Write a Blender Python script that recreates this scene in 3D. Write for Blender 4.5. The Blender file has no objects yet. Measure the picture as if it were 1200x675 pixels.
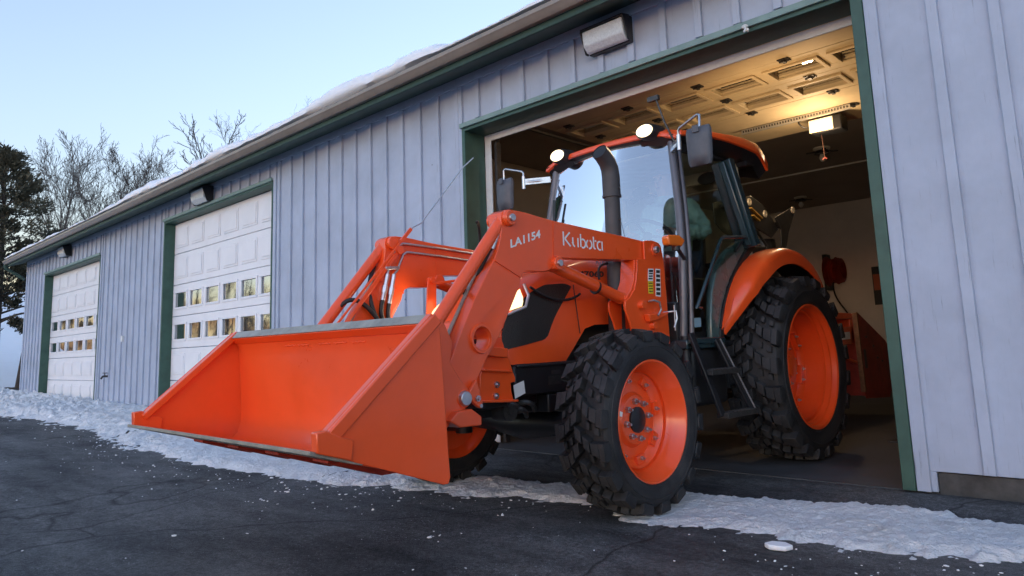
import bpy, bmesh, math, random
import numpy as np
from mathutils import Vector, Matrix, noise
random.seed(7)
SC = bpy.context.scene
COL = SC.collection
R = math.radians
PI = math.pi

# ------------------------------------------------------------------ mesh helpers
class MB:
    """collects shapes; build() links them as ONE mesh object"""
    def __init__(self): self.bm = bmesh.new()
    def face(self, pts):
        try: return self.bm.faces.new([self.bm.verts.new(p) for p in pts])
        except ValueError: return None
    def box(self, x0, x1, y0, y1, z0, z1):
        v = [self.bm.verts.new((x, y, z)) for x in (x0, x1) for y in (y0, y1) for z in (z0, z1)]
        for f in ((0,1,3,2),(4,6,7,5),(0,4,5,1),(2,3,7,6),(0,2,6,4),(1,5,7,3)):
            self.bm.faces.new([v[i] for i in f])
        return self
    def obox(self, c, size, M=None):
        """oriented box: centre, full sizes, 3x3 rotation"""
        M = M or Matrix.Identity(3)
        c = Vector(c); s = [a/2 for a in size]
        v = [self.bm.verts.new(c + M @ Vector((sx*s[0], sy*s[1], sz*s[2]))) for sx in (-1,1) for sy in (-1,1) for sz in (-1,1)]
        for f in ((0,1,3,2),(4,6,7,5),(0,4,5,1),(2,3,7,6),(0,2,6,4),(1,5,7,3)):
            self.bm.faces.new([v[i] for i in f])
        return self
    def bar(self, p0, p1, w, h, up=(0,0,1)):
        """rectangular bar between two points"""
        p0, p1 = Vector(p0), Vector(p1); d = (p1-p0); L = d.length; d.normalize()
        s = d.cross(Vector(up)).normalized(); u = s.cross(d)
        return self.obox((p0+p1)/2, (w, L, h), Matrix((s, d, u)).transposed())
    def prism(self, pts, a, b, axis='x'):
        """polygon extruded along an axis; x: pts=(y,z)  y: pts=(x,z)  z: pts=(x,y)"""
        f = {'x': lambda p, t: (t, p[0], p[1]), 'y': lambda p, t: (p[0], t, p[1]), 'z': lambda p, t: (p[0], p[1], t)}[axis]
        A = [self.bm.verts.new(f(p, a)) for p in pts]; B = [self.bm.verts.new(f(p, b)) for p in pts]
        n = len(pts)
        self.bm.faces.new(A); self.bm.faces.new(B[::-1])
        for i in range(n): self.bm.faces.new((A[i], B[i], B[(i+1) % n], A[(i+1) % n]))
        return self
    def loft(self, rings, close=True, caps=True):
        V = [[self.bm.verts.new(p) for p in r] for r in rings]
        n = len(V[0])
        for a, b in zip(V, V[1:]):
            for i in range(n if close else n-1):
                j = (i+1) % n
                self.bm.faces.new((a[i], a[j], b[j], b[i]))
        if caps and close:
            self.bm.faces.new(V[0][::-1]); self.bm.faces.new(V[-1])
        return self
    def tube(self, pts, r, n=10, caps=True):
        pts = [Vector(p) for p in pts]
        rr = r if isinstance(r, (list, tuple)) else [r]*len(pts)
        rings = []; u = None
        for i, p in enumerate(pts):
            if i == 0: t = pts[1]-p
            elif i == len(pts)-1: t = p-pts[i-1]
            else: t = (pts[i+1]-p).normalized()+(p-pts[i-1]).normalized()
            t.normalize()
            if u is None:
                u = t.orthogonal().normalized()
            else:
                u = (u - t*u.dot(t)); u = u.normalized() if u.length > 1e-6 else t.orthogonal().normalized()
            w = t.cross(u)
            rings.append([p+(u*math.cos(2*PI*k/n)+w*math.sin(2*PI*k/n))*rr[i] for k in range(n)])
        return self.loft(rings, True, caps)
    def cyl(self, p0, p1, r0, r1=None, n=20):
        return self.tube([p0, p1], [r0, r0 if r1 is None else r1], n)
    def lathe(self, prof, n=48, o=(0,0,0), axis='x', closed=False):
        """prof = [(a, r)] round an axis through o"""
        o = Vector(o); rings = []
        for a, r in prof:
            ring = []
            for k in range(n):
                c, s = math.cos(2*PI*k/n)*r, math.sin(2*PI*k/n)*r
                ring.append(o+Vector({'x': (a, c, s), 'y': (c, a, s), 'z': (c, s, a)}[axis]))
            rings.append(ring)
        if closed: rings.append(rings[0])
        V = [[self.bm.verts.new(p) for p in r] for r in (rings[:-1] if closed else rings)]
        if closed: V.append(V[0])
        for a, b in zip(V, V[1:]):
            for i in range(n):
                j = (i+1) % n; self.bm.faces.new((a[i], a[j], b[j], b[i]))
        return self
    def sphere(self, c, r, n=12, sc=(1,1,1)):
        res = bmesh.ops.create_uvsphere(self.bm, u_segments=n, v_segments=max(6, n//2+2), radius=r)
        for v in res['verts']:
            v.co = Vector((v.co.x*sc[0], v.co.y*sc[1], v.co.z*sc[2]))+Vector(c)
        return self
    def mirror_copy(self):
        geo = bmesh.ops.duplicate(self.bm, geom=self.bm.verts[:]+self.bm.edges[:]+self.bm.faces[:])
        for g in geo['geom']:
            if isinstance(g, bmesh.types.BMVert): g.co.x = -g.co.x
        return self
    def flip_x(self):
        for v in self.bm.verts: v.co.x = -v.co.x
        return self
    def build(self, name, mat, parent=None, bevel=0, seg=2, smooth=35, loc=None, weld=False):
        bm = self.bm
        if weld: bmesh.ops.remove_doubles(bm, verts=bm.verts, dist=1e-5)
        bmesh.ops.recalc_face_normals(bm, faces=bm.faces)
        me = bpy.data.meshes.new(name); bm.to_mesh(me); bm.free()
        for m in (mat if isinstance(mat, (list, tuple)) else [mat]): me.materials.append(m)
        if smooth:
            me.polygons.foreach_set('use_smooth', [True]*len(me.polygons))
            me.set_sharp_from_angle(angle=R(smooth))
        return link(name, me, parent, bevel, seg, loc)

def link(name, me, parent=None, bevel=0, seg=2, loc=None):
    o = bpy.data.objects.new(name, me); COL.objects.link(o)
    if parent is not None: o.parent = parent
    if loc is not None: o.location = loc
    if bevel:
        b = o.modifiers.new('bevel', 'BEVEL'); b.width = bevel; b.segments = seg
        b.limit_method = 'ANGLE'; b.angle_limit = R(38); b.use_clamp_overlap = True
    return o

def tag(o, label=None, cat=None, group=None, kind=None):
    if label: o['label'] = label
    if cat: o['category'] = cat
    if group: o['group'] = group
    if kind: o['kind'] = kind
    return o

def thing(name, label, cat, loc=(0,0,0), rz=0, group=None):
    o = bpy.data.objects.new(name, None); COL.objects.link(o)
    o.location = loc; o.rotation_euler = (0, 0, rz); o.empty_display_size = .2
    return tag(o, label, cat, group)

def copy_tree(o, parent=None):
    c = o.copy(); COL.objects.link(c)
    if parent is not None: c.parent = parent
    for ch in list(o.children): copy_tree(ch, c)
    return c

def bezier(p0, p1, p2, p3, n=14):
    p0, p1, p2, p3 = map(Vector, (p0, p1, p2, p3)); out = []
    for i in range(n+1):
        t = i/n; out.append(p0*(1-t)**3+p1*3*t*(1-t)**2+p2*3*t*t*(1-t)+p3*t**3)
    return out

def lerp(tab, x):
    if x <= tab[0][0]: return tab[0][1]
    for (a, b), (c, d) in zip(tab, tab[1:]):
        if x <= c: return b+(d-b)*(x-a)/(c-a)
    return tab[-1][1]

def fbm(x, y, z=0, o=4):
    s = 0; a = .5; f = 1
    for i in range(o):
        s += a*noise.noise((x*f, y*f, z*f+i*7.3)); a *= .5; f *= 2.03
    return s

# ------------------------------------------------------------------ materials
def mat(name, col, rough=.5, metal=0, var=0, scale=6, bump=0, bscale=60, coat=0, rvar=0, col2=None, stretch=None, spec=.5):
    m = bpy.data.materials.new(name); m.use_nodes = True
    nt = m.node_tree; b = nt.nodes['Principled BSDF']
    b.inputs['Base Color'].default_value = (*col, 1); b.inputs['Roughness'].default_value = rough
    b.inputs['Metallic'].default_value = metal; b.inputs['Coat Weight'].default_value = coat
    b.inputs['Coat Roughness'].default_value = .12; b.inputs['Specular IOR Level'].default_value = spec
    tc = nt.nodes.new('ShaderNodeTexCoord'); src = tc.outputs['Object']
    if stretch:
        mp = nt.nodes.new('ShaderNodeMapping'); mp.inputs['Scale'].default_value = stretch
        nt.links.new(src, mp.inputs[0]); src = mp.outputs[0]
    if var or rvar or col2:
        n = nt.nodes.new('ShaderNodeTexNoise'); n.inputs['Scale'].default_value = scale
        n.inputs['Detail'].default_value = 6; n.inputs['Roughness'].default_value = .65
        nt.links.new(src, n.inputs['Vector'])
        mr = nt.nodes.new('ShaderNodeMapRange'); mr.inputs['From Min'].default_value = .3; mr.inputs['From Max'].default_value = .7
        nt.links.new(n.outputs['Fac'], mr.inputs[0])
        if var or col2:
            mx = nt.nodes.new('ShaderNodeMix'); mx.data_type = 'RGBA'
            mx.inputs['A'].default_value = (*[c*(1-var) for c in col], 1)
            mx.inputs['B'].default_value = (*(col2 or [min(1, c*(1+var)) for c in col]), 1)
            nt.links.new(mr.outputs[0], mx.inputs['Factor']); nt.links.new(mx.outputs['Result'], b.inputs['Base Color'])
        if rvar:
            m2 = nt.nodes.new('ShaderNodeMapRange'); m2.inputs['To Min'].default_value = max(.03, rough-rvar); m2.inputs['To Max'].default_value = min(1, rough+rvar)
            nt.links.new(mr.outputs[0], m2.inputs[0]); nt.links.new(m2.outputs[0], b.inputs['Roughness'])
    if bump:
        n = nt.nodes.new('ShaderNodeTexNoise'); n.inputs['Scale'].default_value = bscale; n.inputs['Detail'].default_value = 4
        nt.links.new(src, n.inputs['Vector'])
        bp = nt.nodes.new('ShaderNodeBump'); bp.inputs['Strength'].default_value = bump; bp.inputs['Distance'].default_value = .01
        nt.links.new(n.outputs['Fac'], bp.inputs['Height']); nt.links.new(bp.outputs[0], b.inputs['Normal'])
    return m

def emit(name, col, strength):
    m = bpy.data.materials.new(name); m.use_nodes = True; b = m.node_tree.nodes['Principled BSDF']
    b.inputs['Base Color'].default_value = (*col, 1)
    b.inputs['Emission Color'].default_value = (*col, 1); b.inputs['Emission Strength'].default_value = strength
    return m

def glass(name, refl, tint, rough=.01, fres=True):
    """coated window glass: partly mirror, partly see-through"""
    m = bpy.data.materials.new(name); m.use_nodes = True; nt = m.node_tree
    for n in list(nt.nodes): nt.nodes.remove(n)
    out = nt.nodes.new('ShaderNodeOutputMaterial'); mx = nt.nodes.new('ShaderNodeMixShader')
    tr = nt.nodes.new('ShaderNodeBsdfTransparent'); gl = nt.nodes.new('ShaderNodeBsdfGlossy')
    tr.inputs[0].default_value = (*tint, 1); gl.inputs['Roughness'].default_value = rough
    gl.inputs[0].default_value = (.95, .97, 1, 1)
    lw = nt.nodes.new('ShaderNodeLayerWeight'); lw.inputs[0].default_value = .35
    mr = nt.nodes.new('ShaderNodeMapRange'); mr.inputs['To Min'].default_value = refl; mr.inputs['To Max'].default_value = 1
    nt.links.new(lw.outputs['Fresnel'], mr.inputs[0])
    nt.links.new(mr.outputs[0], mx.inputs[0]); nt.links.new(tr.outputs[0], mx.inputs[1]); nt.links.new(gl.outputs[0], mx.inputs[2])
    nt.links.new(mx.outputs[0], out.inputs[0])
    return m

M = {}
def orange_paint(name, k=1.0):
    m = mat(name, (.90*k, .098*k, .016*k), .34, 0, .06, 3, .02, 350, coat=.5, rvar=.08)
    return m
M['orange'] = orange_paint('orange_paint')
M['oldred'] = mat('weathered_red_paint', (.30, .030, .016), .5, 0, .35, 7, .05, 80)
M['black'] = mat('black_plastic', (.016, .016, .018), .45, 0, .2, 8, .03, 200, rvar=.1)
M['frame'] = mat('dark_frame_paint', (.012, .013, .016), .4, 0, .3, 6, .05, 90, rvar=.12)
M['pipe'] = mat('exhaust_grey', (.060, .056, .058), .55, .2, .2, 9, .04, 150)
M['pillar'] = mat('pillar_grey_paint', (.13, .125, .14), .35, .3, .15, 6)
M['teal'] = mat('dark_teal_panel', (.075, .125, .120), .3, 0, .25, 4, coat=.4, rvar=.1)
M['tealglass'] = mat('dark_teal_pillar', (.018, .040, .048), .22, 0, .2, 5, coat=.5)
M['steel'] = mat('zinc_steel', (.55, .56, .58), .3, .9, .15, 30)
M['worn_and_sheen'] = mat('worn_steel_and_sheen', (.36, .34, .29), .5, .35, .25, 12, .08, 120)  # bare steel; also the painted sky sheen on the bucket's top bar
M['darksteel'] = mat('dark_worn_steel', (.075, .072, .07), .5, .6, .3, 14, .08, 90)
M['hose'] = mat('black_hose', (.014, .014, .015), .5)
M['amber'] = mat('amber_lens', (.85, .17, .02), .2, coat=.6)
M['white'] = mat('white_decal', (.82, .82, .80), .5)
M['decalblack'] = mat('black_decal', (.02, .02, .02), .5)
M['yellow'] = mat('yellow_decal', (.75, .55, .03), .5)
M['silver'] = mat('silver_badge', (.6, .6, .62), .3, .7)
M['mirror'] = mat('mirror_housing', (.085, .09, .105), .5, 0, .15, 20, .04, 300)
M['windshield'] = glass('coated_windshield', .32, (.66, .74, .78))
M['sideglass'] = glass('tinted_side_glass', .035, (.80, .90, .85))
M['lamp'] = emit('lit_lamp', (1, .78, .44), .20)
M['headlamp'] = emit('lit_headlamp', (1, .74, .36), .12)
M['halogen'] = emit('lit_halogen', (1, .76, .40), .070)
M['seat'] = mat('seat_vinyl', (.03, .03, .033), .6, 0, .2, 10)
M['liner'] = mat('headliner_tan', (.55, .45, .31), .8, 0, .15, 10)

def rubber():
    m = mat('tyre_rubber', (.020, .021, .023), .62, 0, 0, 5, .25, 120, rvar=.1)
    nt = m.node_tree; b = nt.nodes['Principled BSDF']
    n = nt.nodes.new('ShaderNodeTexNoise'); n.inputs['Scale'].default_value = 5; n.inputs['Detail'].default_value = 8; n.inputs['Roughness'].default_value = .7
    tc = nt.nodes.new('ShaderNodeTexCoord'); nt.links.new(tc.outputs['Object'], n.inputs['Vector'])
    cr = nt.nodes.new('ShaderNodeValToRGB'); cr.color_ramp.elements[0].position = .40; cr.color_ramp.elements[0].color = (.009, .0095, .011, 1)
    cr.color_ramp.elements[1].position = .75; cr.color_ramp.elements[1].color = (.042, .042, .042, 1)
    nt.links.new(n.outputs['Fac'], cr.inputs[0]); nt.links.new(cr.outputs[0], b.inputs['Base Color'])
    return m
M['rubber'] = rubber()
M['lugtop'] = mat('dusty_lug_rubber', (.030, .030, .031), .75, 0, .5, 9, .3, 90)

def siding(name, col):
    """painted rough-sawn board: vertical grain, knots, a few scuffs"""
    m = mat(name, col, .62, 0, .13, 1.6, 0)
    nt = m.node_tree; b = nt.nodes['Principled BSDF']
    tc = nt.nodes.new('ShaderNodeTexCoord'); mp = nt.nodes.new('ShaderNodeMapping'); mp.inputs['Scale'].default_value = (38, 38, 1.6)
    nt.links.new(tc.outputs['Object'], mp.inputs[0])
    n = nt.nodes.new('ShaderNodeTexNoise'); n.inputs['Scale'].default_value = 2.0; n.inputs['Detail'].default_value = 7; n.inputs['Roughness'].default_value = .7
    nt.links.new(mp.outputs[0], n.inputs['Vector'])
    bp = nt.nodes.new('ShaderNodeBump'); bp.inputs['Strength'].default_value = .35; bp.inputs['Distance'].default_value = .006
    nt.links.new(n.outputs['Fac'], bp.inputs['Height']); nt.links.new(bp.outputs[0], b.inputs['Normal'])
    # worn-through grain
    old = b.inputs['Base Color'].links[0].from_socket
    cr = nt.nodes.new('ShaderNodeValToRGB'); cr.color_ramp.elements[0].position = .26; cr.color_ramp.elements[0].color = (.30, .30, .32, 1)
    cr.color_ramp.elements[1].position = .40; cr.color_ramp.elements[1].color = (1, 1, 1, 1)
    nt.links.new(n.outputs['Fac'], cr.inputs[0])
    k = nt.nodes.new('ShaderNodeTexVoronoi'); k.inputs['Scale'].default_value = 2.6
    nt.links.new(tc.outputs['Object'], k.inputs['Vector'])
    c2 = nt.nodes.new('ShaderNodeValToRGB'); c2.color_ramp.elements[0].position = .018; c2.color_ramp.elements[0].color = (.28, .28, .30, 1)
    c2.color_ramp.elements[1].position = .034; c2.color_ramp.elements[1].color = (1, 1, 1, 1)
    nt.links.new(k.outputs['Distance'], c2.inputs[0])
    a = nt.nodes.new('ShaderNodeMix'); a.data_type = 'RGBA'; a.blend_type = 'MULTIPLY'; a.inputs['Factor'].default_value = .8
    nt.links.new(old, a.inputs['A']); nt.links.new(cr.outputs[0], a.inputs['B'])
    a2 = nt.nodes.new('ShaderNodeMix'); a2.data_type = 'RGBA'; a2.blend_type = 'MULTIPLY'; a2.inputs['Factor'].default_value = .75
    nt.links.new(a.outputs['Result'], a2.inputs['A']); nt.links.new(c2.outputs[0], a2.inputs['B'])
    nt.links.new(a2.outputs['Result'], b.inputs['Base Color'])
    return m
M['siding'] = siding('painted_board_siding', (.41, .468, .575))
M['doorwhite'] = mat('white_door_steel', (.82, .83, .86), .45, 0, .04, 3)
M['green'] = mat('green_trim_paint', (.038, .095, .072), .5, 0, .2, 5, .06, 60)
M['greenlight'] = mat('faded_green_trim', (.20, .30, .28), .55, 0, .15, 6, .05, 80)
M['gutter'] = mat('tan_gutter_metal', (.27, .225, .185), .36, .1, .15, 3)
M['soffit'] = mat('dark_soffit', (.028, .066, .050), .6, 0, .2, 8)
M['concrete'] = mat('concrete', (.062, .062, .065), .7, 0, .5, 1.6, .2, 40, rvar=.15)
M['foundation'] = mat('dark_foundation_concrete', (.065, .062, .058), .85, 0, .45, 7, .4, 45)
M['inwall'] = mat('beige_inner_wall', (.74, .69, .62), .8, 0, .08, 1.5)
M['ceiling'] = mat('inner_ceiling', (.33, .29, .26), .85, 0, .1, 1.2)
M['strip'] = mat('pale_weather_strip', (.72, .74, .73), .5, 0, .1, 8)
M['doorglass'] = mat('door_window_glass', (.012, .014, .016), .03, 0, spec=1.0)
M['doorglass'].node_tree.nodes['Principled BSDF'].inputs['IOR'].default_value = 3.6
M['galv'] = mat('galvanised_steel', (.50, .50, .48), .4, .6, .15, 20)
M['roofmetal'] = mat('roof_metal', (.2, .2, .2), .5, .4)
M['bulb'] = mat('white_porcelain', (.75, .74, .70), .3)
M['reflens'] = mat('prismatic_lens', (.62, .66, .68), .15, 0, .15, 60, .5, 110, coat=.5)
# ------------------------------------------------------------------ the garage (facade in the plane Y=0, X along it)
XL, XR, YB = -21.96, 14.0, 12.4
ZF = 3.76                                   # top of siding at the eave
D1 = (-19.97, -15.54, 3.25); D2 = (-11.975, -7.951, 3.44); D3 = (-3.918, 0.0, 3.228)
garage = thing('garage_building', 'long pale grey board and batten garage with green trim and snowy eave', 'garage', (XL, 0, 0))
def L(m, name, mt, parent=garage, **k):     # build in world coordinates, parent keeps its base
    for v in m.bm.verts: v.co.x -= XL
    return m.build(name, mt, parent, **k)
def LS(m, name, mt, parent, **k):
    for v in m.bm.verts: v.co.x -= XL
    return m.build(name, mt, parent, **k)

w = MB(); TH = .14; ZB = .13
for a, b in ((XL, D1[0]), (D1[1], D2[0]), (D2[1], D3[0]), (D3[1]+.003, XR)):
    w.box(a, b, 0, TH, ZB, ZF)
for d in (D1, D2, D3): w.box(d[0], d[1], 0, TH, d[2], ZF)
# the bare board that runs to the ground beside the big opening
w.box(.003, .112, -.002, TH, .012, ZB)
# battens
def in_open(x):
    for d in (D1, D2, D3):
        if d[0]-.035 < x < d[1]+.035: return d[2]
    return None
x = -3.385+.3145*16
xs = []
x = -3.385-.3145*60
while x < XR:
    xs.append(x); x += .3145
for x in xs:
    o = in_open(x)
    if x < XL+.08: continue
    z0 = ZB if o is None else o+.045+random.uniform(0, .008)
    wd = .031+random.uniform(-.002, .002)
    if abs(x) < .25: continue
    w.box(x-wd, x+wd, -.030, -.0, z0+random.uniform(0, .012), ZF-.07)
for x in (.38, .68): pass
w.box(.004, .082, -.024, -.0021, .012, ZF-.07)            # board beside the opening
w.box(XL-.01, XL+.075, -.024, -.0005, ZB, ZF-.07)
for d in (D1, D2): w.box(d[1]+.0, d[1]+.075, -.024, -.0005, ZB, ZF-.07); w.box(d[0]-.10, d[0]-.012, -.024, -.0005, ZB, ZF-.07)
w.box(D3[0]-.10, D3[0]-.013, -.024, -.0005, ZB, ZF-.07)
w.box(XL, XR, -.028, -.001, ZF-.068, ZF+.04)             # frieze
w.box(XL, XL+.14, TH+.002, YB, ZB, 3.9)                  # left end wall
L(w, 'siding_wall', M['siding'], bevel=.003, seg=1)
f = MB()
for a, b in ((XL, D1[0]), (D1[1], D2[0]), (D2[1], D3[0]), (D3[1]+.115, XR)):
    f = MB(); f.box(a, b, .012, TH-.005, -.05, ZB-.004); L(f, 'foundation', M['foundation'], bevel=.006)
f = MB(); f.box(XL+.01, XL+.13, TH, YB, -.05, ZB-.004); L(f, 'foundation', M['foundation'], bevel=.006)
# soffit, fascia, gutter
s = MB(); s.prism([(-.42, 3.655), (-.0295, 3.785), (-.0295, 3.83), (-.42, 3.69)], XL-.25, XR, 'x')
L(s, 'soffit', M['soffit'])
s = MB(); s.box(XL-.25, XR, -.445, -.422, 3.652, 3.83)
L(s, 'fascia_board', M['soffit'], bevel=.003, seg=1)
g = MB(); prof = [(-.4465, 3.805), (-.4465, 3.715), (-.50, 3.710), (-.525, 3.73), (-.535, 3.755), (-.55, 3.77), (-.553, 3.806), (-.540, 3.810), (-.537, 3.78), (-.515, 3.745), (-.495, 3.722), (-.457, 3.724), (-.457, 3.805)]
g.prism(prof, XL-.28, XR, 'x')
L(g, 'gutter', M['gutter'], bevel=.002, seg=1)
g = MB(); g.tube([(XL-.2, -.5, 3.70), (XL-.2, -.48, 3.6), (XL-.14, -.2, 3.42), (XL-.05, -.06, 3.3)], .04, 10)
L(g, 'downspout', M['soffit'])
rf = MB(); rf.prism([(-.46, 3.815), (6.2, 5.55), (12.9, 3.815), (12.9, 3.86), (6.2, 5.60), (-.46, 3.86)], XL-.25, XR, 'x')
L(rf, 'roof', M['roofmetal'])
# trim round the openings
for d, dep in ((D1, .17), (D2, .17), (D3, .25)):
    t = MB()
    t.box(d[0]-.012, d[0]+.035, -.034, dep, .012, d[2])                       # left jamb return
    t.box(d[1]-.072 if d is D3 else d[1]-.03, d[1]+.002, -.034, dep, .012, d[2])
    t.box(d[0]-.012, d[1]+.002, -.0345, dep, d[2]-.045, d[2]+.0)
    L(t, 'door_frame', M['green'], bevel=.003, seg=1)
    t = MB(); t.box(d[0]-.02, d[1]+.003, -.062, -.0355, d[2]-.012, d[2]+.038)  # drip cap
    L(t, 'drip_cap', M['greenlight'], bevel=.003, seg=1)
t = MB()
t.box(D3[0]+.036, D3[0]+.125, .252, .268, .02, D3[2]-.05); t.box(D3[0]+.036, D3[1]-.073, .251, .267, D3[2]-.115, D3[2]-.046)
L(t, 'weather_strip', M['strip'], bevel=.003, seg=1)
for a, b, c in ((D3[0]+.128, D3[0]+.165, D3[0]+.146), (D3[1]-.12, D3[1]-.08, D3[1]-.1)):
    t = MB(); t.box(a, b, .30, .36, .02, 3.1); t.tube([(c, .33, 3.09), (c, .36, 3.22), (c, .46, 3.32), (c, .60, 3.36), (c, 3.9, 3.36)], .02, 6); L(t, 'door_track', M['darksteel'])

# sectional doors
def sect_door(d, rows, y0):
    x0, x1, zt = d[0]+.036, d[1]-.032, d[2]-.046
    n = 6; sh = (zt-.02)/n; door = MB(); z = .02
    nw = 6; pit = (x1-x0-.10)/nw
    for r in range(n):
        za, zb = z+r*sh+.004, z+(r+1)*sh-.004
        if r not in rows:
            door.box(x0, x1, y0, y0+.04, za, zb)
            for k in range(nw):
                a = x0+.05+k*pit+.07; b = a+pit-.14
                pz0, pz1 = za+.10, zb-.09
                door.prism([(a, pz0), (b, pz0), (b, pz1), (a, pz1)], y0-.012, y0, 'y')
                q = .035
                door.prism([(a+q, pz0+q), (b-q, pz0+q), (b-q, pz1-q), (a+q, pz1-q)], y0-.024, y0-.0125, 'y')
        else:
            zw0, zw1 = za+.145, zb-.135
            door.box(x0, x1, y0, y0+.04, za, zw0); door.box(x0, x1, y0, y0+.04, zw1, zb)
            e = x0
            for k in range(nw):
                a = x0+.05+k*pit+.075; b = a+pit-.15
                door.box(e, a, y0+.0005, y0+.0395, zw0, zw1); e = b
            door.box(e, x1, y0+.0005, y0+.0395, zw0, zw1)
    dob = L(door, 'garage_door', M['doorwhite'], bevel=.007, seg=1)
    for r in rows:
        za, zb = z+r*sh+.004, z+(r+1)*sh-.004
        zw0, zw1 = za+.145, zb-.135
        for k in range(nw):
            a = x0+.05+k*pit+.075; b = a+pit-.15
            wf = MB(); u = .028
            wf.box(a-u, b+u, y0-.014, y0-.001, zw0-u, zw0+.01); wf.box(a-u, b+u, y0-.014, y0-.001, zw1-.01, zw1+u)
            wf.box(a-u, a+.01, y0-.0135, y0-.001, zw0+.01, zw1-.01); wf.box(b-.01, b+u, y0-.0135, y0-.001, zw0+.01, zw1-.01)
            wo = LS(wf, 'window_frame', M['doorwhite'], dob, bevel=.003, seg=1)
            gl = MB()
            # real panes are never quite flat: a slightly bellied sheet
            G = 6; bel = random.uniform(-.0035, .0035); tl = random.uniform(-.006, .006); tl2 = random.uniform(-.006, .006)
            P = [[Vector((a+.005+(b-a-.01)*i/G, y0+.012+bel*(1-((i/G-.5)**2+(j/G-.5)**2)*2)*1.5+tl*(i/G-.5)*.5+tl2*(j/G-.5)*.4, zw0+.005+(zw1-zw0-.01)*j/G)) for j in range(G+1)] for i in range(G+1)]
            gl.loft(P, close=False, caps=False)
            LS(gl, 'window', M['doorglass'], dob, weld=True, smooth=80)
    return dob
dd1 = sect_door(D1, (2, 3), .15)
dd2 = sect_door(D2, (2, 3), .15)
for dd, d in ((dd1, D1), (dd2, D2)):
    b_ = MB(); b_.box(d[0]+.036, d[1]-.032, .148, .19, .008, .021); LS(b_, 'bottom_seal', M['hose'], dd)

# the big door, rolled up under the ceiling
od = MB(); x0, x1 = D3[0]+.13, D3[1]-.125; ZO = 3.43; # underside of the rolled up door
pit = (x1-x0-.10)/6
ys = [.68+i*.60 for i in range(6)]
wins = []
for r in range(5):
    ya, yb = ys[r]+.004, ys[r+1]-.004
    if r in (1, 2):
        pass
    rows = (1, 2)
    if r not in rows:
        od.box(x0, x1, ya, yb, ZO, ZO+.045)
    else:
        wa, wb = ya+.155, yb-.155
        od.box(x0, x1, ya, wa, ZO, ZO+.045); od.box(x0, x1, wb, yb, ZO, ZO+.045)
        e = x0
        for k in range(6):
            a = x0+.05+k*pit+.07; b = a+pit-.14
            od.box(e, a, wa, wb, ZO+.0005, ZO+.0445); e = b
            wins.append((a, b, wa, wb))
        od.box(e, x1, wa, wb, ZO+.0005, ZO+.0445)
M['inskin'] = mat('door_inner_skin', (.60, .49, .31), .6, 0, .10, 4)
odo = L(od, 'overhead_door', M['inskin'], bevel=.004, seg=1)
for a, b, c, d in wins:
    wf = MB(); u = .03
    wf.box(a-u, b+u, c-u, c+.008, ZO-.02, ZO-.001); wf.box(a-u, b+u, d-.008, d+u, ZO-.02, ZO-.001)
    wf.box(a-u, a+.008, c+.008, d-.008, ZO-.0195, ZO-.001); wf.box(b-.008, b+u, c+.008, d-.008, ZO-.0195, ZO-.001)
    LS(wf, 'window_frame', M['inskin'], odo, bevel=.003, seg=1)
    gl = MB(); gl.box(a+.002, b-.002, c+.002, d-.002, ZO+.028, ZO+.034); LS(gl, 'window', M['doorglass'], odo)
for x in (-1.05, -1.92, -2.75, -3.55):
    for y in ys[1:5]:
        h = MB(); h.box(x-.05, x+.05, y-.045, y-.006, ZO-.012, ZO-.0005); h.box(x-.05, x+.05, y+.006, y+.045, ZO-.012, ZO-.0005)
        h.cyl((x-.045, y, ZO-.014), (x+.045, y, ZO-.014), .011, n=8); h.box(x-.015, x+.015, y-.03, y+.03, ZO-.03, ZO-.0125)
        LS(h, 'hinge', M['darksteel'], odo)

# interior
CX0 = -6.6
i_ = MB(); i_.box(CX0, 6.0, .145, YB-.2, 4.0, 4.05); L(i_, 'ceiling', M['ceiling'])
i_ = MB(); i_.box(CX0, 6.0, 12.0, 12.15, -.02, 4.0); i_.box(CX0-.1, CX0, .145, 12.15, -.02, 4.05)
i_.box(5.9, 6.0, .145, 12.0, -.02, 4.0)
i_.box(CX0, D3[0]-.013, .142, .155, .0, 4.0); i_.box(D3[1]+.003, 5.9, .142, .155, 0, 4.0); i_.box(D3[0]-.013, D3[1]+.003, .142, .155, 3.24, 4.0)
L(i_, 'inner_wall', M['inwall'])
i_ = MB(); i_.cyl((-6.5, 8.22, 3.985), (5.6, 8.22, 3.985), .016, n=8)
i_.box(-6.55, 5.7, 11.94, 11.995, .55, .60)
L(i_, 'conduit_pipe', M['strip'])
i_ = MB()
i_.bar((-2.30, 3.00, 3.395), (-1.06, 3.00, 3.395), .004, .05); i_.bar((-2.30, 3.015, 3.370), (-1.06, 3.015, 3.370), .03, .004)
L(i_, 'ceiling_rail', M['galv'])
i_ = MB()
for k in range(38):
    x = -2.28+k*.032; i_.box(x, x+.014, 2.9955, 2.9975, 3.384, 3.408)
L(i_, 'rail_slots', M['decalblack'])
fl = MB(); fl.box(CX0, 5.9, .02, 12.0, -.04, .006)
o = fl.build('garage_floor', M['concrete']); tag(o, kind='structure')

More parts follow.
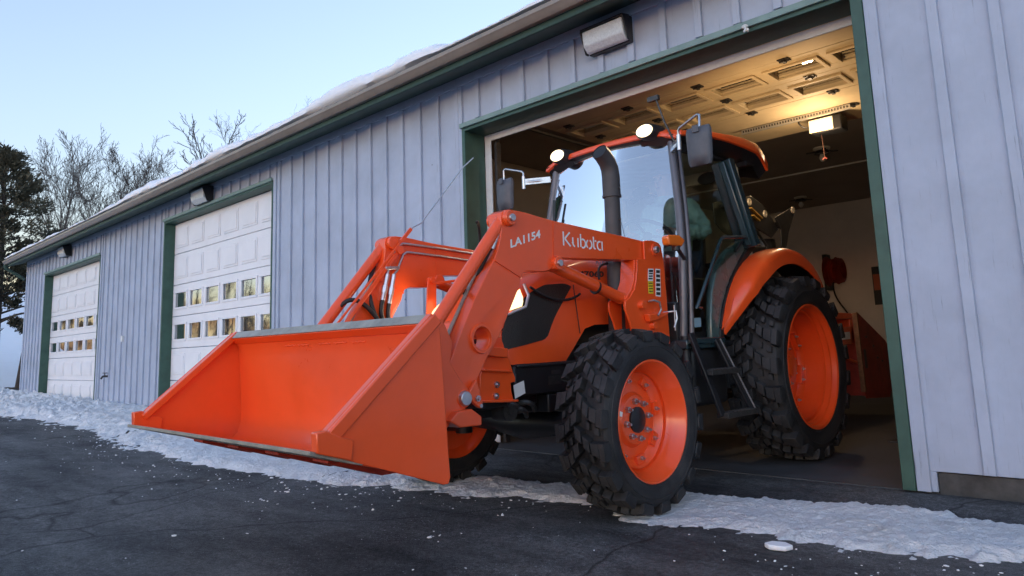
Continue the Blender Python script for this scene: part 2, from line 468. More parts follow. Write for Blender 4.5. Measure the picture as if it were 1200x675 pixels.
# wall lights
def wall_light(x, z, label, k=1.0):
    t = thing('wall_light', label, 'wall light', (x, -.022, z), 0, 'wall lights under the eave')
    W, H = .21*k, .115*k
    b = MB()
    back = [(-W, 0, -H), (W, 0, -H), (W, 0, H), (-W, 0, H)]
    front = [(-W*.86, -.15*k, -H*.92), (W*.86, -.15*k, -H*.92), (W, -.07*k, H), (-W, -.07*k, H)]
    top = [(-W*1.06, -.16*k, H*.72), (W*1.06, -.16*k, H*.72)]
    b.loft([[Vector(p) for p in back], [Vector(p) for p in ((-W, -.06*k, -H*1.02), (W, -.06*k, -H*1.02), (W, -.06*k, H*1.02), (-W, -.06*k, H*1.02))]])
    b.prism([(-.0605*k, H*1.02), (-.0605*k, H*.70), (-.172*k, H*.62), (-.172*k, H*.80)], -W*1.05, W*1.05, 'x')
    for s in (-1, 1):
        b.prism([(-.0605*k, H*.70), (-.0605*k, -H*1.02), (-.10*k, -H*1.02), (-.172*k, H*.62)], s*W*1.05-.006, s*W*1.05+.006, 'x')
    b.build('housing', M['frame'], t, bevel=.004)
    l = MB(); l.prism([(-.062*k, H*.68), (-.062*k, -H*.98), (-.10*k, -H*.98), (-.150*k, -H*.55), (-.166*k, H*.58)], -W*.99, W*.99, 'x')
    l.build('lens', M['reflens'], t, bevel=.012, seg=3)
    return t
wall_light(-1.99, 3.56, 'large wall pack light above the open tractor bay', 1.0)
wall_light(-10.18, 3.60, 'wall pack light above the middle white door', 1.15)
wall_light(-18.0, 3.61, 'small far wall pack light above the farthest white door', 1.15)

# hose bib, outlet, hook on the facade
t = thing('garden_tap', 'dark hose tap low on the siding between the two white doors', 'tap', (-14.72, -.002, .66))
m = MB(); m.cyl((0, 0, 0), (0, -.09, 0), .022, n=10); m.tube([(0, -.08, .0), (0, -.12, 0), (0, -.15, -.05)], .02, 8); m.build('spout', M['darksteel'], t)
m = MB(); m.cyl((0, -.08, .01), (0, -.08, .06), .01, n=8); m.cyl((0, -.08, .06), (0, -.08, .075), .045, n=12); m.build('handle', M['darksteel'], t)
m = MB(); m.box(-.035, .035, -.04, 0, -.06, .06); o = m.build('outlet_box', M['strip'], loc=(-13.97, -.004, 1.39), bevel=.006)
tag(o, 'small grey outlet box on the siding between the white doors', 'outlet')
m = MB(); m.tube([(0, .03, 0), (0, -.02, .012), (.012, -.04, -.01), (0, -.045, -.03)], .008, 6); m.sphere((.0, -.02, .02), .02, 8, (1.3, 1, .8)); m.sphere((.022, -.028, -.014), .013, 8)
o = m.build('wire_hook', M['strip'], loc=(-.78, -.07, 3.19)); tag(o, 'little pale wire hook on the green header over the open bay', 'hook')

# things inside the bay
M['bark_cord'] = mat('brown_cord', (.07, .03, .02), .8)
t = thing('work_lamp', 'lit halogen work lamp hanging from the ceiling rail inside the bay', 'lamp', (-1.40, 3.12, 3.30))
m = MB(); m.box(-.14, .20, -.0, .20, -.09, .08); m.build('housing', M['frame'], t, bevel=.015)
m = MB(); m.box(-.15, .11, -.016, -.001, -.075, .068); m.build('lens', M['halogen'], t, bevel=.006)
m = MB(); m.tube(bezier((-.14, .08, .02), (-.24, .06, .0), (-.26, .02, .06), (-.25, -.04, .07)), .010, 8); m.bar((0, .10, .08), (0, .10, .125), .03, .03); m.build('bracket', M['darksteel'], t)
m = MB(); m.tube([(-.06, .1, -.09), (-.05, .1, -.36)], .004, 6); m.build('pull_cord', M['bark_cord'], t)
m = MB(); m.tube([(-.075, .1, -.375), (-.05, .1, -.355), (-.025, .1, -.375)], .009, 6); m.build('pull_handle', mat('red_plastic', (.16, .025, .02), .5), t)
def bulb(x, y, label):
    t = thing('lamp_holder', label, 'lamp holder', (x, y, 3.99), 0, 'bare lamp holders on the bay ceiling')
    m = MB(); m.lathe([(0, .001), (0, .13), (-.02, .13), (-.05, .07), (-.06, .001)], 20, axis='z'); m.build('base_plate', M['bulb'], t)
    m = MB()
    for k in range(4):
        a = k*PI/2+.5; m.bar((0, 0, -.055), (.24*math.cos(a), .24*math.sin(a), -.075), .05, .015)
    m.lathe([(-.05, .001), (-.05, .10), (-.10, .12), (-.11, .001)], 16, axis='z'); m.build('guard', M['frame'], t)
    m = MB(); m.lathe([(-.11, .001), (-.11, .03), (-.17, .055), (-.22, .03), (-.235, .001)], 14, axis='z'); m.build('bulb', M['bulb'], t)
bulb(-2.70, 6.75, 'lamp holder on the bay ceiling right behind the lit work lamp')
bulb(-4.55, 10.5, 'lamp holder on the bay ceiling far back near the rear wall')
t = thing('hose_reel', 'dark red air hose reel on the beige back wall of the bay', 'hose reel', (-4.50, 11.97, 2.42))
m = MB(); m.box(-.16, -.06, -.25, .0, -.42, .40); m.build('bracket', M['frame'], t, bevel=.01)
m = MB()
for k in range(6): m.lathe([(-.04+k*.055, .22+.03*math.sin(k)), (-.012+k*.055, .29+.02*math.cos(k*2)), (.015+k*.055, .22+.03*math.sin(k))], 28, (0, -.26, 0), 'x')
m.lathe([(-.05, .001), (-.05, .34), (-.06, .34), (-.06, .001)], 28, (0, -.26, 0), 'x')
m.build('hose_coil', M['oldred'], t)
m = MB(); m.tube(bezier((.05, -.3, -.25), (.0, -.3, -.8), (.35, -.2, -.8), (.42, -.2, -1.5)), .018, 7); m.build('loose_hose', M['hose'], t)
t = thing('wall_poster', 'small orange and black notice on the back wall by the right jamb', 'poster', (-3.47, 11.985, 2.03))
m = MB(); m.box(-.24, .24, -.012, 0, -.42, .42); m.build('board', M['decalblack'], t)
m = MB(); m.box(-.22, .22, -.018, -.0125, -.10, .25); m.build('panel', mat('faded_orange_print', (.5, .12, .05), .6), t)
t = thing('orange_pole', 'slim orange steel pole standing beside the right jamb inside the bay', 'pole', (-.70, 2.2, 0))
m = MB(); m.bar((.10, 0, .01), (-.01, .1, 1.50), .032, .032); m.build('post', M['orange'], t, bevel=.005)
m = MB(); m.box(-.05, .25, -.15, .15, .007, .02); m.build('base_plate', M['darksteel'], t)
# ------------------------------------------------------------------ ground, snow
def asphalt():
    m = bpy.data.materials.new('asphalt'); m.use_nodes = True; nt = m.node_tree; b = nt.nodes['Principled BSDF']
    N = nt.nodes.new; K = nt.links.new
    tc = N('ShaderNodeTexCoord'); co = tc.outputs['Object']
    def nz(s, d=6, r=.6, vec=co):
        n = N('ShaderNodeTexNoise'); n.inputs['Scale'].default_value = s; n.inputs['Detail'].default_value = d; n.inputs['Roughness'].default_value = r
        K(vec, n.inputs['Vector']); return n.outputs['Fac']
    def ramp(f, a, ca, bb, cb):
        c = N('ShaderNodeValToRGB'); c.color_ramp.elements[0].position = a; c.color_ramp.elements[0].color = (*ca, 1)
        c.color_ramp.elements[1].position = bb; c.color_ramp.elements[1].color = (*cb, 1); K(f, c.inputs[0]); return c.outputs[0]
    def mix(f, A, B, mode='MIX'):
        x = N('ShaderNodeMix'); x.data_type = 'RGBA'; x.blend_type = mode
        if isinstance(f, float): x.inputs['Factor'].default_value = f
        else: K(f, x.inputs['Factor'])
        K(A, x.inputs['A']); K(B, x.inputs['B']); return x.outputs['Result']
    st = N('ShaderNodeMapping'); st.inputs['Scale'].default_value = (.45, 1.6, 1); st.inputs['Rotation'].default_value = (0, 0, .25); K(co, st.inputs[0])
    big = ramp(nz(1.1, 8, .68, st.outputs[0]), .34, (.050, .050, .053), .66, (.165, .163, .162))
    grit = ramp(nz(210, 3, .6), .35, (.35, .35, .35), .70, (1.75, 1.75, 1.75))
    col = mix(1.0, big, grit, 'MULTIPLY')
    mid = ramp(nz(42, 5, .75), .36, (.50, .50, .50), .66, (1.45, 1.45, 1.45)); col = mix(1.0, col, mid, 'MULTIPLY')
    mid2 = ramp(nz(9, 6, .75), .34, (.66, .66, .66), .68, (1.35, 1.35, 1.35)); col = mix(1.0, col, mid2, 'MULTIPLY')
    # dry salt stains
    salt = ramp(nz(1.9, 8, .75, st.outputs[0]), .53, (0, 0, 0), .72, (.55, .55, .55))
    c2 = N('ShaderNodeRGB'); c2.outputs[0].default_value = (.13, .128, .125, 1)
    col = mix(salt, col, c2.outputs[0])
    # snow and salt grains, in patches
    v = N('ShaderNodeTexVoronoi'); v.inputs['Scale'].default_value = 34; K(co, v.inputs['Vector'])
    dots = ramp(v.outputs['Distance'], .10, (1, 1, 1), .17, (0, 0, 0))
    patch = ramp(nz(1.35, 7, .75), .47, (0, 0, 0), .64, (.85, .85, .85))
    v2 = N('ShaderNodeTexVoronoi'); v2.inputs['Scale'].default_value = 90; K(co, v2.inputs['Vector'])
    dots2 = ramp(v2.outputs['Distance'], .12, (1, 1, 1), .22, (0, 0, 0))
    patch2 = ramp(nz(2.6, 7, .75), .56, (0, 0, 0), .66, (1, 1, 1))
    f1 = mix(1.0, dots, patch, 'MULTIPLY'); f2 = mix(1.0, dots2, patch2, 'MULTIPLY'); ff = mix(1.0, f1, f2, 'LIGHTEN')
    c3 = N('ShaderNodeRGB'); c3.outputs[0].default_value = (.55, .57, .62, 1)
    col = mix(ff, col, c3.outputs[0])
    # cracks
    wv = N('ShaderNodeMapping'); K(co, wv.inputs[0]); wn = N('ShaderNodeTexNoise'); wn.inputs['Scale'].default_value = 1.6; K(co, wn.inputs['Vector'])
    add = N('ShaderNodeVectorMath'); add.operation = 'ADD'; K(co, add.inputs[0]); sc_ = N('ShaderNodeVectorMath'); sc_.operation = 'SCALE'; sc_.inputs['Scale'].default_value = .5
    K(wn.outputs['Color'], sc_.inputs[0]); K(sc_.outputs[0], add.inputs[1])
    ve = N('ShaderNodeTexVoronoi'); ve.feature = 'DISTANCE_TO_EDGE'; ve.inputs['Scale'].default_value = .42; K(add.outputs[0], ve.inputs['Vector'])
    cr = ramp(ve.outputs['Distance'], .0, (.35, .35, .35), .006, (1, 1, 1))
    col = mix(1.0, col, cr, 'MULTIPLY')
    K(col, b.inputs['Base Color']); b.inputs['Specular IOR Level'].default_value = .14
    rr = N('ShaderNodeMapRange'); rr.inputs['From Min'].default_value = .35; rr.inputs['From Max'].default_value = .7; rr.inputs['To Min'].default_value = .42; rr.inputs['To Max'].default_value = .85
    K(nz(.9, 6, .7, st.outputs[0]), rr.inputs[0]); K(rr.outputs[0], b.inputs['Roughness'])
    bp = N('ShaderNodeBump'); bp.inputs['Strength'].default_value = .8; bp.inputs['Distance'].default_value = .012
    h = N('ShaderNodeMath'); h.operation = 'ADD'; K(nz(110, 4, .7), h.inputs[0]); K(nz(26, 6, .7), h.inputs[1])
    K(h.outputs[0], bp.inputs['Height']); K(bp.outputs[0], b.inputs['Normal'])
    return m
def snow_mat(name, dirty):
    m = bpy.data.materials.new(name); m.use_nodes = True; nt = m.node_tree; b = nt.nodes['Principled BSDF']
    N = nt.nodes.new; K = nt.links.new; tc = N('ShaderNodeTexCoord')
    n = N('ShaderNodeTexNoise'); n.inputs['Scale'].default_value = 3.2; n.inputs['Detail'].default_value = 8; n.inputs['Roughness'].default_value = .72; K(tc.outputs['Object'], n.inputs['Vector'])
    c = N('ShaderNodeValToRGB'); e = c.color_ramp.elements
    e[0].position = .30; e[0].color = (.92, .93, .94, 1); e[1].position = .72; e[1].color = (.88-.45*dirty, .87-.50*dirty, .86-.58*dirty, 1)
    x = c.color_ramp.elements.new(.52); x.color = (.91-.04*dirty, .92-.04*dirty, .93-.04*dirty, 1)
    K(n.outputs['Fac'], c.inputs[0])
    if dirty:
        g = N('ShaderNodeTexNoise'); g.inputs['Scale'].default_value = 70; g.inputs['Detail'].default_value = 3; K(tc.outputs['Object'], g.inputs['Vector'])
        gr = N('ShaderNodeValToRGB'); gr.color_ramp.elements[0].position = .30; gr.color_ramp.elements[0].color = (.45, .44, .42, 1); gr.color_ramp.elements[1].position = .38; gr.color_ramp.elements[1].color = (1, 1, 1, 1); K(g.outputs['Fac'], gr.inputs[0])
        mx = N('ShaderNodeMix'); mx.data_type = 'RGBA'; mx.blend_type = 'MULTIPLY'; mx.inputs['Factor'].default_value = .28
        K(c.outputs[0], mx.inputs['A']); K(gr.outputs[0], mx.inputs['B']); K(mx.outputs['Result'], b.inputs['Base Color'])
    else: K(c.outputs[0], b.inputs['Base Color'])
    b.inputs['Roughness'].default_value = .6; b.inputs['Specular IOR Level'].default_value = .35
    bn = N('ShaderNodeTexNoise'); bn.inputs['Scale'].default_value = 45; bn.inputs['Detail'].default_value = 6; bn.inputs['Roughness'].default_value = .7; K(tc.outputs['Object'], bn.inputs['Vector'])
    bp = N('ShaderNodeBump'); bn.inputs['Scale'].default_value = 30; bn.inputs['Detail'].default_value = 9; bp.inputs['Strength'].default_value = 1.0 if dirty else .5; bp.inputs['Distance'].default_value = .035 if dirty else .02; K(bn.outputs['Fac'], bp.inputs['Height']); K(bp.outputs[0], b.inputs['Normal'])
    return m
M['asphalt'] = asphalt(); M['snow'] = snow_mat('clean_snow', 0); M['dirtysnow'] = snow_mat('trodden_snow', .30)

# snow covered land, one sheet to the horizon, rising into a bank beyond the far end of the garage
g = MB()
def land(x, y):
    h = -.06
    d = max(0, -x-27)
    h += .19*min(d, 34) * (1 if y > -3 else max(0, 1+(y+3)/6))
    if d > 0: h += .12*fbm(x*.3, y*.3)
    return h
xs_ = [-7000, -2500, -900, -400, -200, -120, -80]+[-62+i*2 for i in range(24)]+[-14, 0, 20, 60, 200, 900, 7000]
ys_ = [-7000, -2500, -900, -300, -120, -60, -40, -24, -16, -10, -6, -4, -2, 0, 2, 4, 6, 8, 11, 14, 18, 24, 34, 60, 150, 400, 900, 7000]
P = [[Vector((x, y, land(x, y))) for y in ys_] for x in xs_]
g.loft(P, close=False, caps=False)
o = g.build('snow_field', M['snow'], smooth=60); tag(o, kind='structure')
g = MB(); P = [[Vector((x, y, 0)) for y in (-15, -8, -4, -2, -1, 0.03)] for x in (-60, -40, -30, -22, -16, -12, -8, -6, -4, -2, 0, 2, 4, 8, 14)]
g.loft(P, close=False, caps=False); o = g.build('asphalt_yard', M['asphalt']); tag(o, kind='structure')

LOW = [(-26, -1.9), (-22, -1.75), (-15.4, -1.66), (-12.9, -1.42), (-9.87, -1.60), (-7.57, -1.94), (-6.59, -1.99), (-5.12, -2.10), (-4.27, -2.05), (-3.5, -1.90), (-2.95, -1.78), (-2.57, -1.74), (-1.97, -1.50), (-1.3, -1.38), (-.96, -1.66), (-.53, -1.41), (.04, -1.44), (.3, -1.36), (.56, -1.36), (.7, -1.27), (1.6, -1.2)]
UP = [(-26, .6), (-22.2, .35), (-21.9, -.02), (-7.4, -.02), (-6.2, -.25), (-5, -.55), (-4, -.95), (-2.69, -1.09), (-2, -1.03), (-1.154, -.84), (-.27, -.58), (.03, -.48), (.43, -.55), (.62, -.62), (1.6, -.60)]
THK = [(-26, .22), (-20, .20), (-14, .14), (-9, .085), (-6, .05), (-3.5, .038), (-2, .028), (-.9, .028), (0, .036), (1.6, .045)]
def snow_h(x, y):
    lo = lerp(LOW, x)+.16*fbm(x*1.3, 3.1)+.07*fbm(x*6, 1.7); up = lerp(UP, x)+(0.08*fbm(x*1.7, 9.2)+.05*fbm(x*7, 4.7) if x > -7 else 0)
    t = lerp(THK, x); a = y-lo; b = (up-y) if x > -7 else (1.0 if x > -21.9 else up-y)
    e = min(a, b)+(.17*fbm(x*5, y*5, 40)+.11*fbm(x*17, y*17, 44)+.05*fbm(x*45, y*45, 48, 2) if x > -8 else .22*fbm(x*2.5, y*2.5, 40))
    k = e/(.16 if x > -7 else .5)
    h = t*min(1, max(-1, k))
    h = h if k < 0 else t*(1-(1-min(1, k))**2)
    rough = .34*fbm(x*4, y*4, 1.1)+.36*fbm(x*13, y*13, 5)+.30*fbm(x*34, y*34, 8, 3)
    h += rough*t*(1.5 if x > -7 else 2.3)
    if x > -7: h -= .35*t*max(0, fbm(x*2.2, y*2.2, 20)+.1)*2
    dx, dy = x+.93, y+1.40
    q = math.exp(-(dx*dx/.06+dy*dy/.05)); h = h*(1-.55*q)
    return h
def strip(m, x0, x1, dx, dy):
    nx = int((x1-x0)/dx); V = {}
    y0, y1 = -2.4, .7
    ny = int((y1-y0)/dy)
    H = {}
    for i in range(nx+1):
        for j in range(ny+1):
            x, y = x0+i*dx, y0+j*dy
            H[i, j] = snow_h(x, y)
    def gv(i, j):
        if (i, j) not in V:
            V[i, j] = m.bm.verts.new((x0+i*dx, y0+j*dy, max(-.012, H[i, j])))
        return V[i, j]
    for i in range(nx):
        for j in range(ny):
            if max(H[i, j], H[i+1, j], H[i, j+1], H[i+1, j+1]) > .0 and not (y0+(j+1)*dy > 0 and x0+i*dx > -21.9):
                m.bm.faces.new((gv(i, j), gv(i+1, j), gv(i+1, j+1), gv(i, j+1)))
sn = MB(); strip(sn, -3.6, 1.6, .013, .013); strip(sn, -8.5, -3.6, .03, .025); strip(sn, -26, -8.5, .055, .045)
o = sn.build('snow_strip', M['dirtysnow'], smooth=70); tag(o, kind='structure')

# loose crumbs of snow and ice on the asphalt: nobody could count them
cr = MB()
def crumb(x, y, s, fl=.5):
    r = bmesh.ops.create_icosphere(cr.bm, subdivisions=1, radius=s)
    a = random.uniform(0, 6); sx, sy = random.uniform(.7, 1.7), random.uniform(.5, 1.0)
    for v in r['verts']:
        p = v.co*random.uniform(.7, 1.2); px, py = p.x*sx, p.y*sy
        v.co = Vector((x+px*math.cos(a)-py*math.sin(a), y+px*math.sin(a)+py*math.cos(a), max(-.002, p.z*fl+s*fl*.5)))
rs = random.Random(11)
random.seed(11)
n = 0
while n < 380:
    x = random.uniform(-8, 2.0); lo = lerp(LOW, x)
    y = lo-abs(random.gauss(0, .38))-.02 if random.random() < .75 else random.uniform(-4.4, -1.5)
    if y < -4.6: continue
    dens = fbm(x*.9, y*.9, 33)
    if random.random() > .45+dens*1.4: continue
    s = min(.018, .0025+random.expovariate(1/.0028)); crumb(x, y, s); n += 1
for k in range(150):
    x = random.uniform(-24, -7); y = lerp(LOW, x)-abs(random.gauss(0, .35)); crumb(x, y, min(.03, .004+random.expovariate(1/.006)))
for k in range(160):
    x = random.uniform(-22, -9); y = random.uniform(-1.4, -.1); s = random.uniform(.03, .10); crumb(x, y, s, .7)
    for v in cr.bm.verts[-12:] if False else []: pass
for x, y, s in [(-1.62, -2.42, .03), (-3.2, -2.5, .045)]: 
    for k in range(7): crumb(x+random.gauss(0, .07), y+random.gauss(0, .04), random.uniform(.004, .011))
o = cr.build('snow_crumbs', M['snow'], smooth=0); tag(o, kind='stuff')
ic = MB(); pts = [(-.055, -.02), (-.02, -.05), (.05, -.035), (.065, .015), (.02, .045), (-.04, .03)]
ic.prism(pts, 0, .022, 'z')
o = ic.build('ice_chunk', M['snow'], loc=(-.158, -1.62, .004), bevel=.006); tag(o, 'flat chunk of ice lying alone on the dark asphalt in front', 'ice')

# snow on the roof
rs_ = MB(); rows = []
NX = 520
def edge_h(x): return max(.03, .065+.14*math.exp(-((x+5.4)/1.3)**2)+.10*math.exp(-((x+8.4)/.9)**2)+.10*math.exp(-((x+12)/1.0)**2)+.14*fbm(x*.75, 2.2)+.14*fbm(x*2.3, 7.7)+.08*fbm(x*7, 1.2))
for i in range(NX+1):
    x = XL-.2+(XR-XL+.2)*i/NX; h = edge_h(x); ov = .03*fbm(x*2.1, 15)
    def rz(y): return 3.865+(y+.46)*.26
    ring = []
    for y, k in ((-.46, 0), (-.52+ov, .18), (-.525+ov, .5), (-.48+ov, .82), (-.40, .97), (-.25, 1.05), (.05, 1.1), (.5, 1.2), (1.2, 1.3), (3, 1.4), (6.2, 1.4)):
        hh = h*k*(1+.25*fbm(x*1.5, y*2+5))
        ring.append(Vector((x, y, rz(y)+hh+(.0 if k else -.001))))
    rows.append(ring)
rs_.loft(rows, close=False, caps=False)
o = rs_.build('roof_snow', M['snow'], smooth=70); tag(o, 'uneven layer of white snow lying along the garage roof edge', 'snow')

# ------------------------------------------------------------------ trees
M['bark'] = mat('grey_brown_bark', (.060, .049, .042), .85, 0, .3, 5, .3, 30)
M['bark2'] = mat('dark_bark', (.050, .040, .032), .9, 0, .3, 5, .3, 30)
def bare_tree(seed, h, spread=.40, lean=0, nmain=11, twig=1.0, fork=.28, clump=1):
    rnd = random.Random(seed); tr = MB(); br = MB()
    def limb(m, p, d, L_, r, depth):
        n = 5 if depth < 2 else 4; pts = [Vector(p)]; dd = Vector(d).normalized(); rr = [r]
        for i in range(n):
            dd = (dd+Vector((0, 0, 1))*(.07 if depth else .02)+Vector((rnd.gauss(0, 1), rnd.gauss(0, 1), rnd.gauss(0, .5)))*(.05+.04*depth)).normalized()
            pts.append(pts[-1]+dd*L_/n); rr.append(max(.0065*twig, r*(1-(i+1)/n*.80)))
        m.tube(pts, rr, 7 if depth == 0 else (5 if depth == 1 else 3), caps=False)
        return pts, rr
    def grow(pts, rr, L_, depth):
        k = {0: nmain, 1: 7, 2: 5, 3: 3}[depth]
        for i in range(k):
            t = (fork+(1-fork)*(i+rnd.random())/k) if depth == 0 else .12+.88*(i+rnd.random())/k
            f = t*(len(pts)-1); a = min(int(f), len(pts)-2); p = pts[a].lerp(pts[a+1], f-a)
            ax = (pts[a+1]-pts[a]).normalized(); az = rnd.uniform(0, 2*PI) if depth else i*2.4+rnd.uniform(-.4, .4)
            s = ax.orthogonal().normalized(); s = Matrix.Rotation(az, 3, ax) @ s
            ang = rnd.uniform(.55, 1.0)*spread*2
            d = ax*math.cos(ang)+s*math.sin(ang)
            l2 = L_*rnd.uniform(.42, .66)*(1.15-.55*t if depth == 0 else 1-.35*t)
            q, r3 = limb(br, p, d, l2, max(.0065*twig, rr[a]*rnd.uniform(.40, .58)), depth+1)
            if depth < 3: grow(q, r3, l2, depth+1)
    for c in range(clump):
        pts, rr = limb(tr, (.5*c*math.cos(c*2.1), .5*c*math.sin(c*2.1), 0), (lean+.07*c*math.cos(c*2.1), .07*c*math.sin(c*2.1), 1), h*(1-.1*c), h*.013, 0)
        grow(pts, rr, h, 0)
    top = max(v.co.z for v in br.bm.verts)
    for m in (tr, br):
        for v in m.bm.verts: v.co *= h/top
    return tr, br
def put_tree(name, x, y, z, tb, label, cat, group, mt='bark', rz=0):
    t = thing(name, label, cat, (x, y, z), rz, group)
    tb[0].build('trunk', M[mt], t, smooth=60); tb[1].build('branches', M[mt], t, smooth=60)
    return t
GR = 'bare winter trees behind the garage'
put_tree('bare_tree', -42.5, 5.3, 1.8, bare_tree(3, 12.2, .31, 0, 10, twig=1.7, clump=2), 'tall bare tree right beside the dark evergreen', 'tree', GR)
put_tree('bare_tree', -42.0, 7.35, 1.8, bare_tree(8, 11.9, .33, .02, 10, twig=1.7, clump=2), 'second bare tree from the evergreen, with a round crown', 'tree', GR)
put_tree('bare_tree', -46, 11.3, 2.0, bare_tree(14, 13.1, .30, -.02, 7, twig=1.8), 'slender bare tree in the middle of the row above the roof', 'tree', GR)
put_tree('bare_tree', -50.5, 15.0, 2.0, bare_tree(23, 13.6, .34, .02, 8, twig=1.8), 'lower twiggy bare tree just left of the stubby limbs above the roof', 'tree', GR)
put_tree('bare_tree', -27.8, 6.75, .0, bare_tree(31, 11.2, .30, -.03, 4, twig=2.0, fork=.72), 'near bare tree with few stubby dark limbs reaching above the roof', 'tree', GR, 'bark2')
put_tree('bare_tree', -33.7, 14.3, .0, bare_tree(41, 15.6, .40, 0, 9), 'bare tree whose top twigs just clear the roof snow left of the middle', 'tree', GR)
put_tree('bare_tree', -31.7, 17.7, .0, bare_tree(47, 17.8, .36, 0, 7), 'bare tree whose single twig tip shows over the roof snow near the middle', 'tree', GR)

M['needle'] = mat('evergreen_foliage', (.042, .056, .034), .8, 0, .35, 1.1, col2=(.105, .090, .055))
def evergreen(seed, h, r, n, base=.12):
    rnd = random.Random(seed); tr = MB(); cw = MB()
    tr.tube([(0, 0, 0), (.05, .02, h*.5), (0, 0, h*.97)], [h*.022, h*.014, .02], 8)
    # limbs
    for k in range(46):
        z = h*(base+(1-base)*(k+rnd.random())/46); rad = r*(1-(z/h)**1.6)*.8+.2; a = rnd.uniform(0, 2*PI)
        tr.tube([(0, 0, z-.2*rad), (rad*.5*math.cos(a), rad*.5*math.sin(a), z), (rad*math.cos(a), rad*math.sin(a), z+.1)], [.05, .035, .012], 4, caps=False)
    lobes = []
    for k in range(110):
        z = h*(base+(1-base)*rnd.random()**1.1); a = rnd.uniform(0, 2*PI)
        R_ = (r*(1-((z/h-base)/(1-base))**1.7)+.25)*(.9+.22*math.sin(3*a+seed+z))
        q = R_*rnd.uniform(.45, 1.12); lobes.append((q*math.cos(a), q*math.sin(a), z, rnd.uniform(.22, .62)*(.6+.4*r/3)))
    for k in range(n):
        lx, ly, lz, lr = rnd.choice(lobes)
        d = Vector((rnd.gauss(0, 1), rnd.gauss(0, 1), rnd.gauss(0, 1))).normalized()
        c = Vector((lx, ly, lz))+Vector((d.x, d.y, d.z*.75))*lr*rnd.uniform(.5, 1.05)
        if c.z < h*base*.8: continue
        out = Vector((c.x, c.y, .0)).normalized()
        ax = (out*rnd.uniform(.4, 1)+Vector((0, 0, rnd.uniform(-.1, 1.0)))+Vector((rnd.gauss(0, .4), rnd.gauss(0, .4), 0))).normalized()
        s = ax.cross(Vector((rnd.gauss(0, 1), rnd.gauss(0, 1), rnd.gauss(0, 1)))).normalized()
        L_ = rnd.uniform(.09, .24); W_ = rnd.uniform(.014, .036)
        cw.face([c-s*W_*.5, c+ax*L_*.5-s*W_, c+ax*L_, c+ax*L_*.5+s*W_])
    return tr, cw
def put_ever(x, y, z, tb, label, rz=0):
    t = thing('evergreen_tree', label, 'tree', (x, y, z), rz, 'evergreens at the far end of the garage')
    tb[0].build('trunk', M['bark2'], t, smooth=60); tb[1].build('crown', M['needle'], t, smooth=0)
put_ever(-27.6, .35, .2, evergreen(5, 8.0, 1.8, 27000, .20), 'big dark evergreen with browned outer sprays beyond the far garage end')
put_ever(-30.8, -1.2, .5, evergreen(9, 9.0, 2.0, 24000, .18), 'darker evergreen cut off by the left edge of the photo')
t = thing('leaning_trunk', 'thin dark leaning tree trunk under the evergreen by the garage corner', 'tree', (-26.3, .85, .1))
m = MB(); m.tube([(0, 0, 0), (.12, .08, 1.2), (.35, .22, 2.5), (.45, .3, 3.4)], [.12, .09, .075, .05], 9); m.build('trunk', M['bark2'], t, smooth=60)
m = MB(); m.tube([(.12, .08, 1.4), (.5, .0, 2.1), (.95, -.1, 2.5)], [.04, .03, .012], 6); m.tube([(.3, .2, 2.2), (.0, .3, 2.8), (-.2, .3, 3.4)], [.04, .03, .012], 6); m.build('branches', M['bark2'], t)
gp = MB()
P = [[Vector((-28.5+i*.35, -.6+j*.3, .10+.14*max(0, math.sin(PI*i/10)*math.sin(PI*j/8))+.08*fbm(i*.9, j*.9, 3))) for j in range(9)] for i in range(11)]
gp.loft(P, close=False, caps=False); o = gp.build('bare_soil', mat('brown_soil_litter', (.07, .05, .032), .95, 0, .5, 3, .6, 20)); tag(o, kind='structure')

# the wood on the other side of the yard (seen mirrored in the door windows)
wd = MB(); rnd = random.Random(77)
for k in range(34):
    x0 = rnd.uniform(-150, -38); y0 = -16-rnd.uniform(0, 26); h = rnd.uniform(5, 12)
    wd.tube([(x0, y0, -.1), (x0+rnd.gauss(0, .3), y0, h*.5), (x0+rnd.gauss(0, .5), y0, h)], [h*.016, h*.011, .03], 5, caps=False)
    for q in range(34):
        z = h*(.22+.75*rnd.random()); a = rnd.uniform(0, 2*PI); l = rnd.uniform(.12, .30)*h*(1.1-z/h)
        p = Vector((x0, y0, z)); d = Vector((math.cos(a), math.sin(a), rnd.uniform(.4, 1.2))).normalized()
        e = p+d*l; wd.tube([p, p.lerp(e, .5)+Vector((0, 0, .1)), e], [h*.005, h*.003, .012], 3, caps=False)
        for w_ in range(4):
            b0 = p.lerp(e, rnd.uniform(.3, 1)); wd.tube([b0, b0+Vector((rnd.gauss(0, .6), rnd.gauss(0, .6), rnd.uniform(.2, 1)))], [.018, .010], 3, caps=False)
o = wd.build('far_wood', M['bark'], smooth=0); tag(o, kind='stuff')
# ------------------------------------------------------------------ the tractor (faces -Y; its own axes: x sideways, y rearwards, front axle at y=0)
T = thing('tractor', 'bright orange loader tractor rolling out of the open garage bay', 'tractor', (-1.88979, -1.39496, 0), -0.018125)
def B(m, name, mt, parent=None, **k): return m.build(name, M[mt] if isinstance(mt, str) else mt, parent if parent is not None else T, **k)

